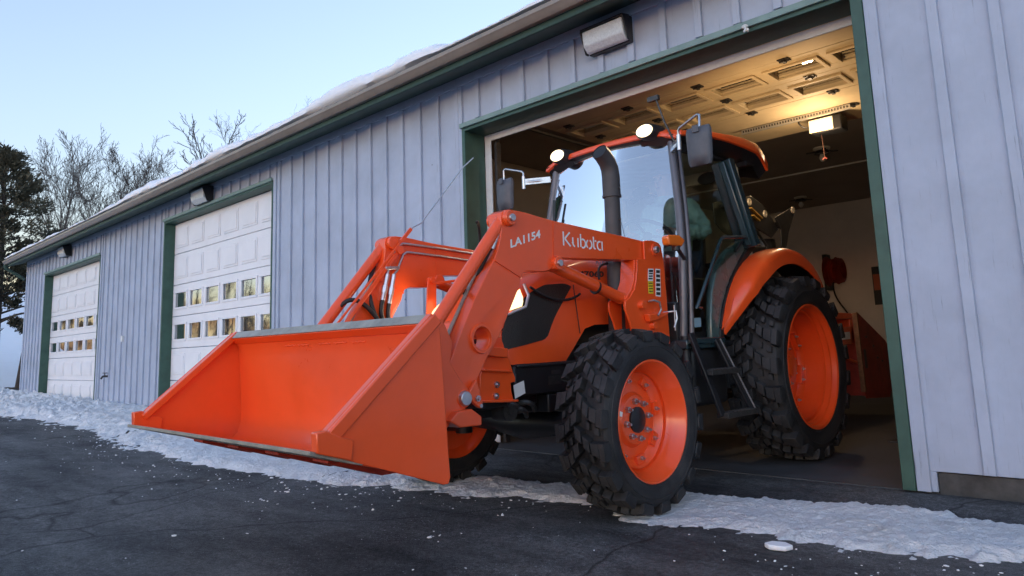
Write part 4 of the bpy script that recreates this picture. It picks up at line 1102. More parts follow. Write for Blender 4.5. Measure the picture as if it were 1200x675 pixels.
# ---- bucket
bw = .9645
prof = [(-2.070, .602), (-1.90, .552), (-1.70, .495), (-1.585, .465), (-1.535, .472), (-1.500, .505), (-1.484, .56), (-1.482, .65), (-1.490, .80), (-1.500, .94), (-1.508, 1.00), (-1.540, 1.062)]
out = [(-1.528, 1.078), (-1.492, 1.005), (-1.484, .94), (-1.474, .80), (-1.466, .65), (-1.468, .55), (-1.486, .492), (-1.53, .456), (-1.59, .447), (-1.70, .477), (-1.90, .534), (-2.068, .584)]
m = MB(); m.prism(prof+out, -bw+.016, bw-.016, 'x')
bucket = B(m, 'bucket', 'orange', smooth=50)
SP = [(-2.070, .598), (-2.070, .628), (-1.545, 1.082), (-1.520, 1.086), (-1.505, 1.07), (-1.462, .425), (-1.472, .400), (-1.50, .402)]
for s in (1, -1):
    m = MB(); m.prism(SP, s*(bw-.015), s*bw, 'x'); B(m, 'side_plate', 'orange', bucket, bevel=.003)
    m = MB()
    m.prism([(-2.045, .650), (-1.530, 1.098), (-1.505, 1.072), (-2.02, .624)], s*(bw-.052), s*(bw-.0155), 'x')
    m.prism([(-2.040, .655), (-1.535, 1.094), (-1.500, 1.056), (-2.005, .617)], s*(bw+.0005), s*(bw+.010), 'x')
    B(m, 'edge_bar', 'orange', bucket, bevel=.005)
    m = MB(); m.prism([(-2.082, .668), (-2.078, .597), (-1.935, .553), (-1.930, .628), (-1.985, .645), (-2.04, .672)], s*(bw-.03), s*(bw+.013), 'x'); B(m, 'corner_block', 'orange', bucket, bevel=.005)
m = MB(); m.prism([(-1.558, 1.052), (-1.523, 1.090), (-1.49, 1.060), (-1.525, 1.020)], -bw+.0155, bw-.0155, 'x')
B(m, 'top_bar', 'orange', bucket, bevel=.003)
m = MB(); m.prism([(-1.560, 1.056), (-1.563, 1.058), (-1.530, 1.094), (-1.524, 1.091)], -bw+.02, bw-.05, 'x'); B(m, 'top_sky_sheen', 'worn_and_sheen', bucket)  # grey strip paints the sky's reflection onto the orange top bar
m = MB(); m.prism([(-2.100, .607), (-2.100, .592), (-1.90, .533), (-1.88, .528), (-1.88, .542)], -bw-.006, bw-.004, 'x'); B(m, 'cutting_edge', 'worn_and_sheen', bucket, bevel=.002)
for x in (-.62, -.2, .2, .62):
    m = MB(); m.prism([(-1.86, .520), (-1.52, .440), (-1.52, .424), (-1.6, .425), (-1.86, .508)], x-.06, x+.06, 'x'); B(m, 'skid_strip', 'oldred', bucket, bevel=.003)
for x0_, x1_ in ((-.36, -.24), (-.22, -.10), (-.01, .11), (.14, .26), (.30, .42)):
    m = MB(); m.tube([(x0_+(x1_-x0_)*k/6, -1.506, .994+.002*(-1)**k) for k in range(7)], .005, 6); B(m, 'weld_bead', 'orange', bucket, smooth=60)

# ---- bucket level rod, hydraulic pipes and hoses
m = MB(); m.bar((-.445, -1.22, 1.02), (-.445, -.60, 1.72), .014, .010, (1, 0, 0)); m.bar((-.445, -.66, 1.655), (-.445, -.575, 1.748), .024, .014, (1, 0, 0)); o = B(m, 'level_rod', 'orange', bevel=.002)
m = MB(); m.tube([(-.445, -.58, 1.74), (-.445, -.55, 1.765), (-.445, -.49, 1.795), (-.445, -.10, 2.245), (-.445, .0, 2.33)], .0045, 6); B(m, 'indicator_wire', 'steel', o)
for s in (-1, 1):
    m = MB()
    for k, (dz, dx) in enumerate(((0, .0), (-.055, .0))):
        x = s*.476
        m.tube([(x, .50, 1.60+dz), (x, -.30, 1.640+dz), (x, -.62+k*.03, 1.648+dz), (x, -.66+k*.04, 1.63+dz), (x, -.73+k*.06, 1.50+dz*.6), (x, -.745+k*.05, 1.44)], .0085, 8)
    B(m, 'steel_pipe', 'steel', smooth=60)
    m = MB(); m.bar((s*.474, -.77, 1.475), (s*.474, -.66, 1.485), .035, .02); B(m, 'pipe_clamp', 'steel', bevel=.003)
    for y0, z0, y1, z1 in ((-.745, 1.44, -.785, 1.27), (-.695, 1.44, -.735, 1.25)):
        m = MB(); d = Vector((0, y1-y0, z1-z0)); a = Vector((s*.476, y0, z0)); m.cyl(a, a+d*.45, .014, n=6); m.cyl(a+d*.45, a+d*.7, .019, n=6); m.cyl(a+d*.7, a+d, .016, n=12); B(m, 'hose_fitting', 'steel')
    for a, b, c, d in (((s*.476, -.785, 1.27), (s*.476, -.83, 1.12), (s*.474, -.74, 1.08), (s*.40, -.62, 1.07)),
                       ((s*.476, -.735, 1.25), (s*.476, -.77, 1.10), (s*.474, -.70, 1.06), (s*.38, -.58, 1.05)),
                       ((s*.56, -.79, 1.50), (s*.50, -.92, 1.30), (s*.46, -.86, 1.15), (s*.43, -.76, 1.02)),
                       ((s*.55, -1.10, 1.16), (s*.52, -1.02, 1.34), (s*.46, -.92, 1.30), (s*.42, -.78, 1.03))):
        m = MB(); m.tube(bezier(a, b, c, d), .0145, 8); B(m, 'hose', 'hose', smooth=60)
    for p, q in (((s*.57, -.762, 1.565), (s*.56, -.80, 1.47)), ((s*.556, -1.145, 1.10), (s*.552, -1.09, 1.18))):
        m = MB(); p, q = Vector(p), Vector(q); m.cyl(p, p.lerp(q, .5), .018, n=6); m.cyl(p.lerp(q, .5), q, .016, n=12); B(m, 'hose_fitting', 'steel')
for pts in (bezier((.56, .12, 1.35), (.54, .14, 1.40), (.47, .22, 1.46), (.42, .40, 1.48)), bezier((.50, -.85, 1.62), (.46, -.80, 1.66), (.42, -.74, 1.50), (.44, -.80, 1.40)), bezier((.38, -.32, 1.30), (.40, -.2, 1.22), (.40, .0, 1.20), (.40, .12, 1.27))):
    m = MB(); m.tube(pts, .008, 8); B(m, 'hose', 'hose', smooth=60)

text_poly('M7060', 'decalblack', 'decal', hood, (.3665, .134, 1.382), (0, 1, .045), (0, 0, 1), .040, .030, 0, .29)
strokes(logo(.2), .17, 'decal', 'silver', hood, (.3668, .345, 1.478), (0, 1, -.02), (0, 0, 1), .20/3.82, .048)

# ---- exhaust stack
m = MB(); m.tube([(.43, .455, 1.00), (.43, .468, 1.40), (.43, .478, 1.94)], [.058, .056, .054], 22); ex = B(m, 'exhaust_pipe', 'pipe', smooth=50)
m = MB(); m.tube([(.43, .478, 1.945), (.43, .478, 2.09), (.43, .470, 2.14), (.43, .445, 2.185), (.43, .40, 2.225), (.43, .365, 2.245)], [.062, .062, .061, .060, .059, .058], 22, caps=False); m.cyl((.43, .478, 1.94), (.43, .478, 1.955), .066, n=22); B(m, 'elbow', 'pipe', ex, smooth=50)
m = MB(); m.tube([(.43, .366, 2.243), (.43, .40, 2.223), (.43, .43, 2.19)], [.053, .053, .05], 20); B(m, 'pipe_bore', 'decalblack', ex, smooth=60)
m = MB(); m.tube([(.43, .2, .95), (.43, .40, .96), (.43, .455, 1.02)], .05, 16); B(m, 'elbow', 'pipe', ex, smooth=50)
m = MB(); nut(m, (.484, .475, 1.78), .010, .014); nut(m, (.490, .478, 2.0), .008, .012); B(m, 'bolt', 'pipe', ex)
# ---- cab
def rbox_path(m, pts, w, h, up): 
    for a, b in zip(pts, pts[1:]): m.bar(a, b, w, h, up)
AP = [(.635, .925, .92), (.655, .965, 1.57), (.565, 1.065, 2.45)]
for s in (1, -1):
    m = MB(); m.tube([(s*x, y, z) for x, y, z in AP[:1]]+[(s*(.648), .948, 1.25)]+[(s*.655, .965, 1.57), (s*.630, 1.0, 1.9), (s*.560, 1.07, 2.46)], .030, 10)
    B(m, 'cab_pillar', 'pillar', smooth=60)
    m = MB(); m.tube([(s*.668, .985, .95), (s*.672, 1.01, 1.30), (s*.675, 1.02, 1.57), (s*.650, 1.055, 1.9), (s*.580, 1.125, 2.44)], .020, 10); B(m, 'door_frame', 'pillar', smooth=60)
    m = MB(); m.bar((s*.715, 1.86, 1.66), (s*.615, 1.72, 2.36), .075, .17, (1, 0, 0)); m.bar((s*.745, 1.80, 1.67), (s*.640, 1.66, 2.34), .02, .05, (1, 0, 0)); m.bar((s*.742, 1.90, 1.67), (s*.640, 1.76, 2.34), .02, .03, (1, 0, 0))
    B(m, 'cab_pillar', 'tealglass', bevel=.008)
    m = MB(); m.tube([(s*.60, 2.12, 1.58), (s*.57, 2.02, 2.40)], .022, 8); B(m, 'rear_pillar', 'liner', smooth=60)  # tan colour paints the lamp's light onto these dark pillars
    m = MB(); m.bar((s*.565, 1.065, 2.385), (s*.57, 2.0, 2.42), .05, .06); B(m, 'roof_rail', 'black', bevel=.006)
# windshield and side glass
m = MB(); rows = []
for j in range(9):
    t = j/8; z = 1.22+1.25*t; w = lerp([(1.22, .625), (1.57, .635), (1.9, .612), (2.47, .535)], z); y0 = lerp([(1.22, .935), (1.57, .955), (1.9, .99), (2.47, 1.07)], z)
    rows.append([Vector((w*(-1+2*i/14), y0-.055*(1-(-1+2*i/14)**2), z)) for i in range(15)])
m.loft(rows, close=False, caps=False); ws = B(m, 'windshield', 'windshield', smooth=80)
m = MB()
for w0 in (.0,):
    m.tube([(-.40, .895, 1.50), (-.50, .91, 1.75), (-.50, .93, 2.0)], .008, 6); m.bar((-.52, .915, 1.62), (-.50, .945, 2.14), .02, .012, (0, 1, 0))
B(m, 'wiper', 'black', ws)
for s in (1, -1):
    gp = [(s*.668, 1.0, .96), (s*.675, 1.04, 1.57), (s*.595, 1.13, 2.35), (s*.620, 1.68, 2.35), (s*.705, 1.80, 1.70), (s*.70, 1.55, 1.56), (s*.69, 1.30, 1.42), (s*.675, 1.22, 1.20), (s*.668, 1.22, .98)]
    m = MB(); a = [Vector(p) for p in gp]; m.face(a); B(m, 'side_window', 'sideglass', smooth=0)
    m = MB(); m.face([Vector(p) for p in ((s*.66, 1.92, 1.70), (s*.62, 1.80, 2.36), (s*.575, 2.02, 2.38), (s*.60, 2.11, 1.62))]); B(m, 'quarter_window', 'sideglass', smooth=0)
m = MB(); m.face([Vector(p) for p in ((-.58, 2.10, 1.62), (.58, 2.10, 1.62), (.555, 2.02, 2.32), (-.555, 2.02, 2.32))]); B(m, 'rear_window', 'sideglass', smooth=0)
# interior
m = MB(); m.box(-.55, .55, 1.14, 2.02, 2.375, 2.392)
m.bar((-.55, 2.0, 2.33), (.55, 2.0, 2.33), .05, .10); B(m, 'headliner', 'liner', bevel=.01)
for s in (1, -1):
    m = MB(); m.lathe([(0, .001), (0, .085), (.012, .10)], 20, (s*.34, 1.965, 2.315), 'y')
    for v in m.bm.verts: v.co.z = 2.315+(v.co.z-2.315)*.55
    B(m, 'speaker', 'black')
m = MB(); m.box(-.64, .64, .92, 2.1, .90, .95); m.box(-.62, .62, 2.02, 2.12, .95, 1.60); m.box(-.63, .63, .87, .93, .93, 1.22); B(m, 'cab_floor', 'frame', bevel=.01)
m = MB(); m.prism([(.93, .95), (1.16, .95), (1.15, 1.45), (1.05, 1.62), (.95, 1.58)], -.20, .20, 'x'); B(m, 'dashboard', 'black', bevel=.02)
m = MB(); c = Vector((.11, 1.37, 1.81)); ax = Vector((0, .45, .89)); s_ = Vector((1, 0, 0)); u_ = ax.cross(s_)
m.tube([c+(s_*math.cos(2*PI*k/32)+u_*math.sin(2*PI*k/32))*.20 for k in range(33)], .014, 8, caps=False)
for k in (0, 1, 2): m.tube([c-ax*.02, c+(s_*math.cos(k*2.09+.52)+u_*math.sin(k*2.09+.52))*.195], .011, 6)
m.cyl(c-ax*.30, c, .03, .035); B(m, 'steering_wheel', 'black', smooth=60)
m = MB(); m.box(-.24, .24, 1.58, 2.02, 1.36, 1.46); se = B(m, 'seat', 'seat', bevel=.04, seg=3)
m = MB(); m.prism([(1.97, 1.42), (2.04, 1.42), (2.08, 1.98), (2.06, 2.06), (2.02, 2.05), (2.0, 1.96)], -.235, .235, 'x'); B(m, 'backrest', 'seat', se, bevel=.03, seg=3)
m = MB(); m.box(-.16, .16, 1.55, 1.9, .95, 1.36); B(m, 'pedestal', 'black', se, bevel=.02)
# side console and lower panel next to the door
for s in (1, -1):
    m = MB(); m.prism([(1.225, .935), (1.335, .935), (1.345, 1.02), (1.40, 1.17), (1.50, 1.33), (1.62, 1.46), (1.80, 1.61), (1.965, 1.70), (1.95, 1.735), (1.84, 1.735), (1.70, 1.69), (1.52, 1.60), (1.36, 1.46), (1.27, 1.28), (1.235, 1.10)], s*.640, s*.690, 'x')
    B(m, 'side_panel', 'teal', bevel=.010, seg=3)
    m = MB(); m.prism([(1.02, 1.15), (1.03, 1.56), (1.28, 1.60), (1.30, 1.38), (1.16, 1.15)], s*.50, s*.52, 'x'); o = B(m, 'console', 'teal', bevel=.01)
    m = MB()
    for y, z in ((1.22, 1.55), (1.10, 1.27)): nut(m, (s*.521, y, z), .010, .012, s)
    B(m, 'bolt', 'black', o)
    m = MB(); pts = [(1.352, .95), (1.362, 1.03), (1.425, 1.17), (1.525, 1.32), (1.65, 1.455), (1.83, 1.60), (1.99, 1.70)]
    rbox_path(m, [(s*.692, y, z) for y, z in pts], .05, .022, (1, 0, 0)); B(m, 'rubber_seal', 'hose', bevel=.003)
    m = MB(); m.bar((s*.696, 1.66, 1.62), (s*.696, 1.78, 1.71), .012, .03, (1, 0, 0)); B(m, 'vent_slot', 'decalblack')
    # grab handle across the door opening
    m = MB(); m.tube([(s*.74, 1.80, 1.725), (s*.745, 1.76, 1.735), (s*.745, 1.40, 1.70), (s*.745, 1.36, 1.68), (s*.74, 1.16, 1.42), (s*.735, .985, 1.19), (s*.73, .975, 1.175), (s*.71, 1.07, 1.175)], .014, 10); B(m, 'grab_handle', 'tealglass', smooth=60)
    m = MB(); m.box(min(s*.60, s*.73), max(s*.60, s*.73), .82, 1.34, .895, .955); m.box(min(s*.72, s*.745), max(s*.72, s*.745), .84, 1.32, .925, .968); B(m, 'step_plate', 'tealglass', bevel=.008)
    m = MB(); m.tube([(s*.68, .875, .55), (s*.68, .88, .80), (s*.672, .90, .98)], .034, 12); B(m, 'pillar_foot', 'black', smooth=60)
    # indicator lamp on the pillar
    m = MB(); m.prism([(.545, 1.626), (.575, 1.640), (.69, 1.648), (.762, 1.618), (.715, 1.570), (.555, 1.572)], s*.755, s*.81, 'x'); ind = B(m, 'indicator_lamp', 'amber', bevel=.012, seg=3)
    m = MB(); m.tube([(s*.67, .96, 1.52), (s*.74, .80, 1.54), (s*.78, .68, 1.575)], .014, 8); m.cyl((s*.78, .68, 1.545), (s*.78, .68, 1.58), .028, n=14); B(m, 'lamp_bracket', 'black', ind, smooth=50)
m = MB(); m.prism([(1.03, 1.04), (1.12, 1.045), (1.12, 1.11), (1.03, 1.105)], .6705, .6725, 'x'); B(m, 'decal', mat('pale_blue_decal', (.25, .38, .45), .5))
# dark bits behind the door glass
m = MB(); m.box(-.50, -.30, 1.30, 1.95, .95, 1.42); B(m, 'side_console', 'black', bevel=.02)
m = MB(); m.box(.30, .50, 1.30, 1.95, .95, 1.42); m.tube([(.42, 1.30, 1.40), (.44, 1.22, 1.55), (.45, 1.24, 1.66)], .016, 8); m.sphere((.45, 1.24, 1.67), .03, 10)
m.tube([(.56, 1.05, 1.0), (.57, 1.06, 1.60)], .02, 8)
B(m, 'side_console', 'black', bevel=.02)
# roof
RT = [(.97, 2.495), (1.0, 2.510), (1.08, 2.525), (1.42, 2.565), (1.89, 2.600), (2.10, 2.592), (2.22, 2.560), (2.32, 2.505), (2.36, 2.470)]
def roof_sec(y, top):
    zt = lerp(RT, y); pts = []
    for i in range(25):
        u = -1+2*i/24; x = .735*math.copysign(abs(u)**.8, u); e = abs(x)/.735
        z = zt-.012+.030*(1-e**2)-.030*max(0, e-.80)/.20
        sx = lerp([(.97, .86), (1.1, .90), (1.5, 1.0), (2.1, 1.0), (2.36, .95)], y)
        pts.append(Vector((x*sx, y+(.05*(e**3) if y < 1.05 else 0), z)))
    return pts
ysr = [.97, .985, 1.01, 1.06, 1.2, 1.4, 1.65, 1.89, 2.0, 2.1, 2.2, 2.28, 2.34]
m = MB(); m.loft([roof_sec(y, True) for y in ysr], close=False, caps=False)
for k in (0, -1): pass
# skirt all round
def outline(z_of): 
    L_ = [roof_sec(y, True) for y in ysr]; ring = L_[0]+[r[-1] for r in L_[1:-1]]+L_[-1][::-1]+[r[0] for r in L_[-2:0:-1]]; return ring
ring = outline(None)
def shrink(p, k, dz): c = Vector((0, 1.6, 0)); return Vector((p.x*k, c.y+(p.y-c.y)*k, p.z-dz))
m.loft([ring, [shrink(p, 1.012, .012) for p in ring], [shrink(p, 1.010, .034+.045*max(0, min(1, (p.y-1.3)/.6))) for p in ring], [shrink(p, .985, .040+.045*max(0, min(1, (p.y-1.3)/.6))) for p in ring]], close=True, caps=False)
rf_ = B(m, 'cab_roof', 'orange', smooth=45, weld=True)
m = MB(); r1 = [shrink(p, .99, .038+.045*max(0, min(1, (p.y-1.3)/.6))) for p in ring]; r2 = [Vector((p.x*.92, 1.6+(p.y-1.6)*.93, p.z-.050-.10*max(0, min(1, (p.y-1.3)/.6)))) for p in ring]; r3 = [Vector((p.x*.78, 1.62+(p.y-1.6)*.78, 2.40)) for p in ring]
m.loft([r1, r2, r3], close=True, caps=False); m.bm.faces.new([m.bm.verts.new(v) for v in r3]); B(m, 'roof_liner', 'black', rf_, smooth=45)
for s in (1, -1):                # rear light pods under the overhang
    m = MB(); m.prism([(1.98, 2.46), (2.30, 2.47), (2.26, 2.40), (2.02, 2.36)], s*.45, s*.68, 'x'); B(m, 'rear_light', 'black', rf_, bevel=.015)
    m = MB(); m.prism([(2.345, 2.45), (2.355, 2.45), (2.352, 2.395), (2.342, 2.395)], s*.50, s*.63, 'x'); m.box(min(s*.52, s*.60), max(s*.52, s*.60), 2.28, 2.344, 2.405, 2.44); B(m, 'unseen_rear_lens', 'lamp', rf_)  # lit lens out of sight, added to go with the rear beam
    # front work light: pod and lit lens
    m = MB(); m.prism([(.955, 2.565), (1.10, 2.575), (1.14, 2.44), (1.00, 2.425), (.945, 2.47)], s*.32, s*.56, 'x'); wl = B(m, 'work_light', 'black', rf_, bevel=.02, seg=3) if False else None
    m = MB(); m.loft([[Vector((s*.43+a*math.cos(t), y, 2.503+b*math.sin(t))) for t in [2*PI*k/24 for k in range(24)]] for y, a, b in ((.925, .080, .051), (.94, .088, .058), (1.06, .098, .066))], close=True, caps=True)
    m.prism([(1.0, 2.45), (1.12, 2.46), (1.12, 2.385), (1.06, 2.39)], s*.33, s*.62, 'x')
    wl = B(m, 'work_light', 'black', smooth=45)
    m = MB(); m.loft([[Vector((s*.43+a*math.cos(t), y, 2.503+b*math.sin(t))) for t in [2*PI*k/24 for k in range(24)]] for y, a, b in ((.924, .072, .046), (.915, .060, .038), (.910, .035, .022))], close=True, caps=True)
    B(m, 'lens', 'lamp', wl, smooth=60)
    # mirrors
    m = MB(); P = []
    for j in range(9):
        v = j/8; z = 2.115+.268*v; w = .094*(1-.10*(1-v))*(1-.12*(abs(2*v-1)**8)); 
        P.append([Vector((s*(.936+x_*w), .80-.035*(1-abs(x_)**4)*(1-abs(2*v-1)**6), z)) for x_ in (-1, -.9, -.6, -.2, .2, .6, .9, 1)])
    m.loft(P, close=False, caps=False)
    Q = [[Vector((p.x, .822, p.z)) for p in r] for r in P]
    m.loft(Q, close=False, caps=False)
    edge = P[0]+[r[-1] for r in P[1:-1]]+P[-1][::-1]+[r[0] for r in P[-2:0:-1]]; m.loft([edge, [Vector((p.x, .822, p.z)) for p in edge]], close=True, caps=False)
    mi = B(m, 'mirror', 'mirror', smooth=50, weld=True)
    m = MB(); m.box(min(s*.865, s*1.007), max(s*.865, s*1.007), .8225, .825, 2.14, 2.36); B(m, 'mirror_glass', 'doorglass', mi)
    m = MB(); m.tube([(s*.60, 1.03, 2.345), (s*.68, .93, 2.335), (s*.755, .86, 2.33)], .016, 10); m.bar((s*.60, 1.02, 2.345), (s*.75, .865, 2.33), .03, .05); m.cyl((s*.755, .855, 2.27), (s*.755, .855, 2.38), .016, n=12)
    m.tube([(s*.755, .855, 2.37), (s*.755, .855, 2.41), (s*.77, .85, 2.425), (s*.93, .82, 2.475), (s*.95, .815, 2.465), (s*.945, .81, 2.37)], .0095, 8)
    B(m, 'mirror_arm', 'steel', mi, smooth=50)
    m = MB(); m.box(min(s*.915, s*.965), max(s*.915, s*.965), .758, .765, 2.335, 2.385); B(m, 'mirror_clamp', 'mirror', mi, bevel=.003)
# thin wand standing on the near mirror bracket
m = MB(); m.tube([(.68, .93, 2.35), (.62, .90, 2.52), (.575, .88, 2.70)], .008, 8); m.obox((.555, .88, 2.705), (.09, .03, .035)); B(m, 'marker_wand', 'darksteel', smooth=50)
# far-side handle and hazard bar seen through the gap left of the windscreen
m = MB(); m.tube(bezier((-.645, .96, 1.99), (-.74, .93, 2.0), (-.76, .93, 1.96), (-.77, .93, 1.80)), .012, 8); B(m, 'grab_handle', 'steel', smooth=60)
# ladder
for s in (1,):
    m = MB(); m.bar((.745, .845, 1.0), (.90, .915, .455), .055, .022, (1, 0, 0)); m.bar((.745, 1.185, .955), (.90, 1.335, .445), .055, .022, (1, 0, 0)); lad = B(m, 'ladder', 'frame', bevel=.004)
    for (x, z, y0, y1) in ((.825, .735, .88, 1.26), (.897, .455, .92, 1.33)):
        m = MB(); m.obox((x, (y0+y1)/2, z), (.085, y1-y0, .035)); 
        for k in range(7): m.obox((x, y0+.04+k*.052, z+.020), (.07, .012, .008))
        B(m, 'tread', 'darksteel', lad, bevel=.003)
    m = MB(); m.bar((.905, 1.335, .452), (.752, 1.187, .952), .012, .026, (1, 0, 0)) if False else m.bar((.914, 1.362, .45), (.760, 1.212, .955), .006, .012, (1, 0, 0)); B(m, 'edge_trim', 'silver', lad)
# rear fenders
def fender(s):
    c = (2.23, .72); m = MB(); rows = []; rows2 = []
    def prof(t):
        a = R(162-t*(162-38)); Rr = lerp([(0, .905), (.25, .925), (.5, .93), (.75, .94), (1, .93)], t)
        return a, Rr
    n = 30
    for i in range(n+1):
        t = i/n; a, Rr = prof(t)
        wo = lerp([(0, .70), (.08, .78), (.2, .87), (.35, .90), (.8, .90), (1, .88)], t)
        y, z = c[0]+Rr*math.cos(a), c[1]+Rr*math.sin(a)
        nrm = Vector((0, math.cos(a), math.sin(a)))
        base = Vector((0, y, z))
        lip = lerp([(0, .02), (.1, .05), (.3, .085), (.7, .085), (1, .04)], t)
        row = []
        for x, d in ((.655, -.02), (.665, .004), (.70, .016), (.76, .022), (wo-.06, .018), (wo-.025, .004), (wo-.006, -.020), (wo, -.040), (wo, -.03-lip), (wo-.012, -.034-lip), (wo-.014, -.04), (wo-.05, -.012), (.70, -.012)):
            if x > wo: x = wo-.002
            row.append(Vector((s*x, base.y+nrm.y*d, base.z+nrm.z*d)))
        rows.append(row)
    m.loft(rows, close=True, caps=True); return m
for s in (1, -1):
    f_ = B(fender(s), 'rear_fender', 'orange', smooth=50)
    m = MB(); c = (2.23, .72); pts = []
    for i in range(25):
        a = R(160-i*(160-40)/24); pts.append((s*.69, c[0]+.885*math.cos(a), c[1]+.885*math.sin(a)))
    rbox_path(m, pts, .02, .30, (1, 0, 0)) if False else None
    rows = [[Vector((s*x, c[0]+r*math.cos(R(160-i*5)), c[1]+r*math.sin(R(160-i*5)))) for x, r in ((.60, .90), (min(.86, .66+.045*i), .90), (min(.86, .66+.045*i), .882), (.60, .882))] for i in range(25)]
    m.loft(rows); B(m, 'fender_liner', 'black', f_, smooth=50)
# rear three point linkage is hidden behind the wheel: a plain drawbar and lift arms
m = MB()
for s in (1, -1): m.bar((s*.30, 2.5, .80), (s*.42, 3.4, .62), .05, .08)
m.bar((0, 2.4, .45), (0, 3.1, .45), .08, .05); m.tube([(0, 2.5, 1.05), (0, 3.4, 1.0)], .035, 10); B(m, 'lift_arm', 'frame', bevel=.006)

# ------------------------------------------------------------------ snow blower standing behind the tractor
sb = thing('snow_blower', 'red and orange snow blower with a black chute behind the rear wheel', 'snow blower', (T.location.x+.1, T.location.y+4.3, 0))
def S(m, name, mt, parent=None, **k):
    for v in m.bm.verts: v.co.x -= .1; v.co.y -= 4.3
    return m.build(name, M[mt] if isinstance(mt, str) else mt, parent or sb, **k)
PL = [(4.50, 1.185), (4.56, 1.195), (5.40, .885), (5.52, .80), (5.46, .33), (5.35, .25), (4.60, .29), (4.53, .37)]
for s in (1, -1):
    m = MB(); m.prism(PL, .1+s*.52, .1+s*.532, 'x'); sp = S(m, 'side_plate', 'oldred', bevel=.003)
    if s > 0:
        m = MB(); m.prism([(4.485, 1.19), (4.515, 1.19), (4.548, .36), (4.52, .36)], .6, .648, 'x'); S(m, 'plate_flange', mat('rusty_edge', (.20, .10, .05), .7, 0, .4, 20), sp, bevel=.003)
        m = MB()
        m.prism([(4.62, .80), (4.70, .80), (4.71, .60), (4.63, .60)], .633, .635, 'x'); S(m, 'decal', 'darksteel', sp)
        for y, z in ((4.74, .93), (5.05, .70), (5.2, .66), (4.95, .83)):
            m = MB(); nut(m, (.633, y, z), .011, .015); S(m, 'bolt', 'darksteel', sp)
m = MB(); m.prism([(4.56, 1.18), (4.62, 1.15), (4.62, .32), (4.56, .32)], -.42, .62, 'x'); m.prism([(4.62, 1.17), (5.35, .90), (5.34, .87), (4.62, 1.14)], -.42, .62, 'x'); m.cyl((-.42, 5.05, .55), (.62, 5.05, .55), .12); S(m, 'housing', 'oldred', bevel=.005)
m = MB(); m.box(-.35, .60, 3.80, 4.48, 1.125, 1.185); m.prism([(3.92, 1.03), (4.48, 1.045), (4.47, .86), (3.98, .86)], .575, .60, 'x'); m.bar((.59, 3.93, .765), (.59, 4.47, .67), .03, .05, (1, 0, 0)); m.box(-.35, .6, 4.40, 4.48, .86, 1.12)
S(m, 'frame', 'orange', bevel=.006)
m = MB(); m.prism([(4.12, .985), (4.36, .99), (4.36, .915), (4.12, .91)], .6005, .603, 'x'); o = S(m, 'decal', 'white')
m = MB(); m.prism([(4.15, .965), (4.21, .967), (4.21, .93), (4.15, .928)], .6032, .6042, 'x'); S(m, 'decal_print', 'decalblack')
# the chute: two plates with pivot eyes, deflector, crank and hoses
m = MB()
m.prism([(2.93, 2.30), (3.05, 2.33), (3.30, 2.27), (3.50, 2.16), (3.62, 2.05), (3.45, 1.95), (3.1, 2.02), (2.95, 2.10)], .24, .252, 'x'); m.prism([(2.93, 2.30), (3.05, 2.33), (3.30, 2.27), (3.50, 2.16), (3.62, 2.05), (3.45, 1.95), (3.1, 2.02), (2.95, 2.10)], -.10, -.088, 'x')
m.prism([(3.50, 2.16), (3.96, 2.32), (4.01, 2.27), (3.80, 2.02), (3.72, 1.86), (3.60, 1.86), (3.62, 2.05)], .27, .284, 'x'); m.prism([(3.50, 2.16), (3.96, 2.32), (4.01, 2.27), (3.80, 2.02), (3.72, 1.86), (3.60, 1.86), (3.62, 2.05)], -.12, -.106, 'x')
m.prism([(3.55, 2.12), (3.93, 2.27), (3.96, 2.25), (3.62, 2.06)], -.10, .269, 'x')
m.prism([(3.05, 2.30), (3.30, 2.25), (3.29, 2.22), (3.05, 2.27)], -.087, .239, 'x')
ch = S(m, 'chute', 'frame', bevel=.003)
for y, z, x in ((3.0, 2.26, .252), (3.33, 2.18, .252), (3.95, 2.285, .284)):
    m = MB(); m.lathe([(x, .018), (x+.012, .018), (x+.012, .034), (x, .038)], 18, (0, y, z), 'x'); S(m, 'pivot_eye', 'worn_and_sheen', ch)
M['yellow_zinc'] = mat('yellow_zinc', (.45, .28, .06), .45, .4)
for a, b in (((.262, 2.99, 2.20), (.262, 3.22, 2.12)), ((.262, 3.02, 2.13), (.262, 3.16, 2.09))):
    m = MB(); m.bar(a, b, .012, .035, (1, 0, 0)); S(m, 'guide_bar', 'yellow_zinc', ch)
m = MB(); m.tube([(.1, 3.55, 1.0), (.1, 3.55, 1.95)], [.16, .13], 14); m.cyl((.15, 3.1, 1.80), (.15, 3.75, 1.84), .05); m.cyl((.1, 3.0, 1.62), (.1, 3.75, 1.62), .07); m.box(.0, .3, 3.0, 3.7, 1.2, 1.55); S(m, 'chute_neck', 'frame', smooth=40)
for pts, r in ((bezier((.28, 3.72, 1.86), (.28, 3.80, 1.70), (.28, 3.78, 1.60), (.28, 3.85, 1.45)), .016), (bezier((.28, 3.80, 1.62), (.28, 4.25, 1.66), (.28, 4.25, 1.25), (.28, 3.95, 1.22)), .014), (bezier((.28, 3.9, 1.5), (.28, 4.45, 1.4), (.28, 4.2, 1.1), (.28, 4.0, 1.15)), .012), ([(.25, 3.1, 2.0), (.26, 3.3, 1.85), (.25, 3.2, 1.6)], .014)):
    m = MB(); m.tube(pts, r, 8); S(m, 'hose', 'hose', smooth=60)

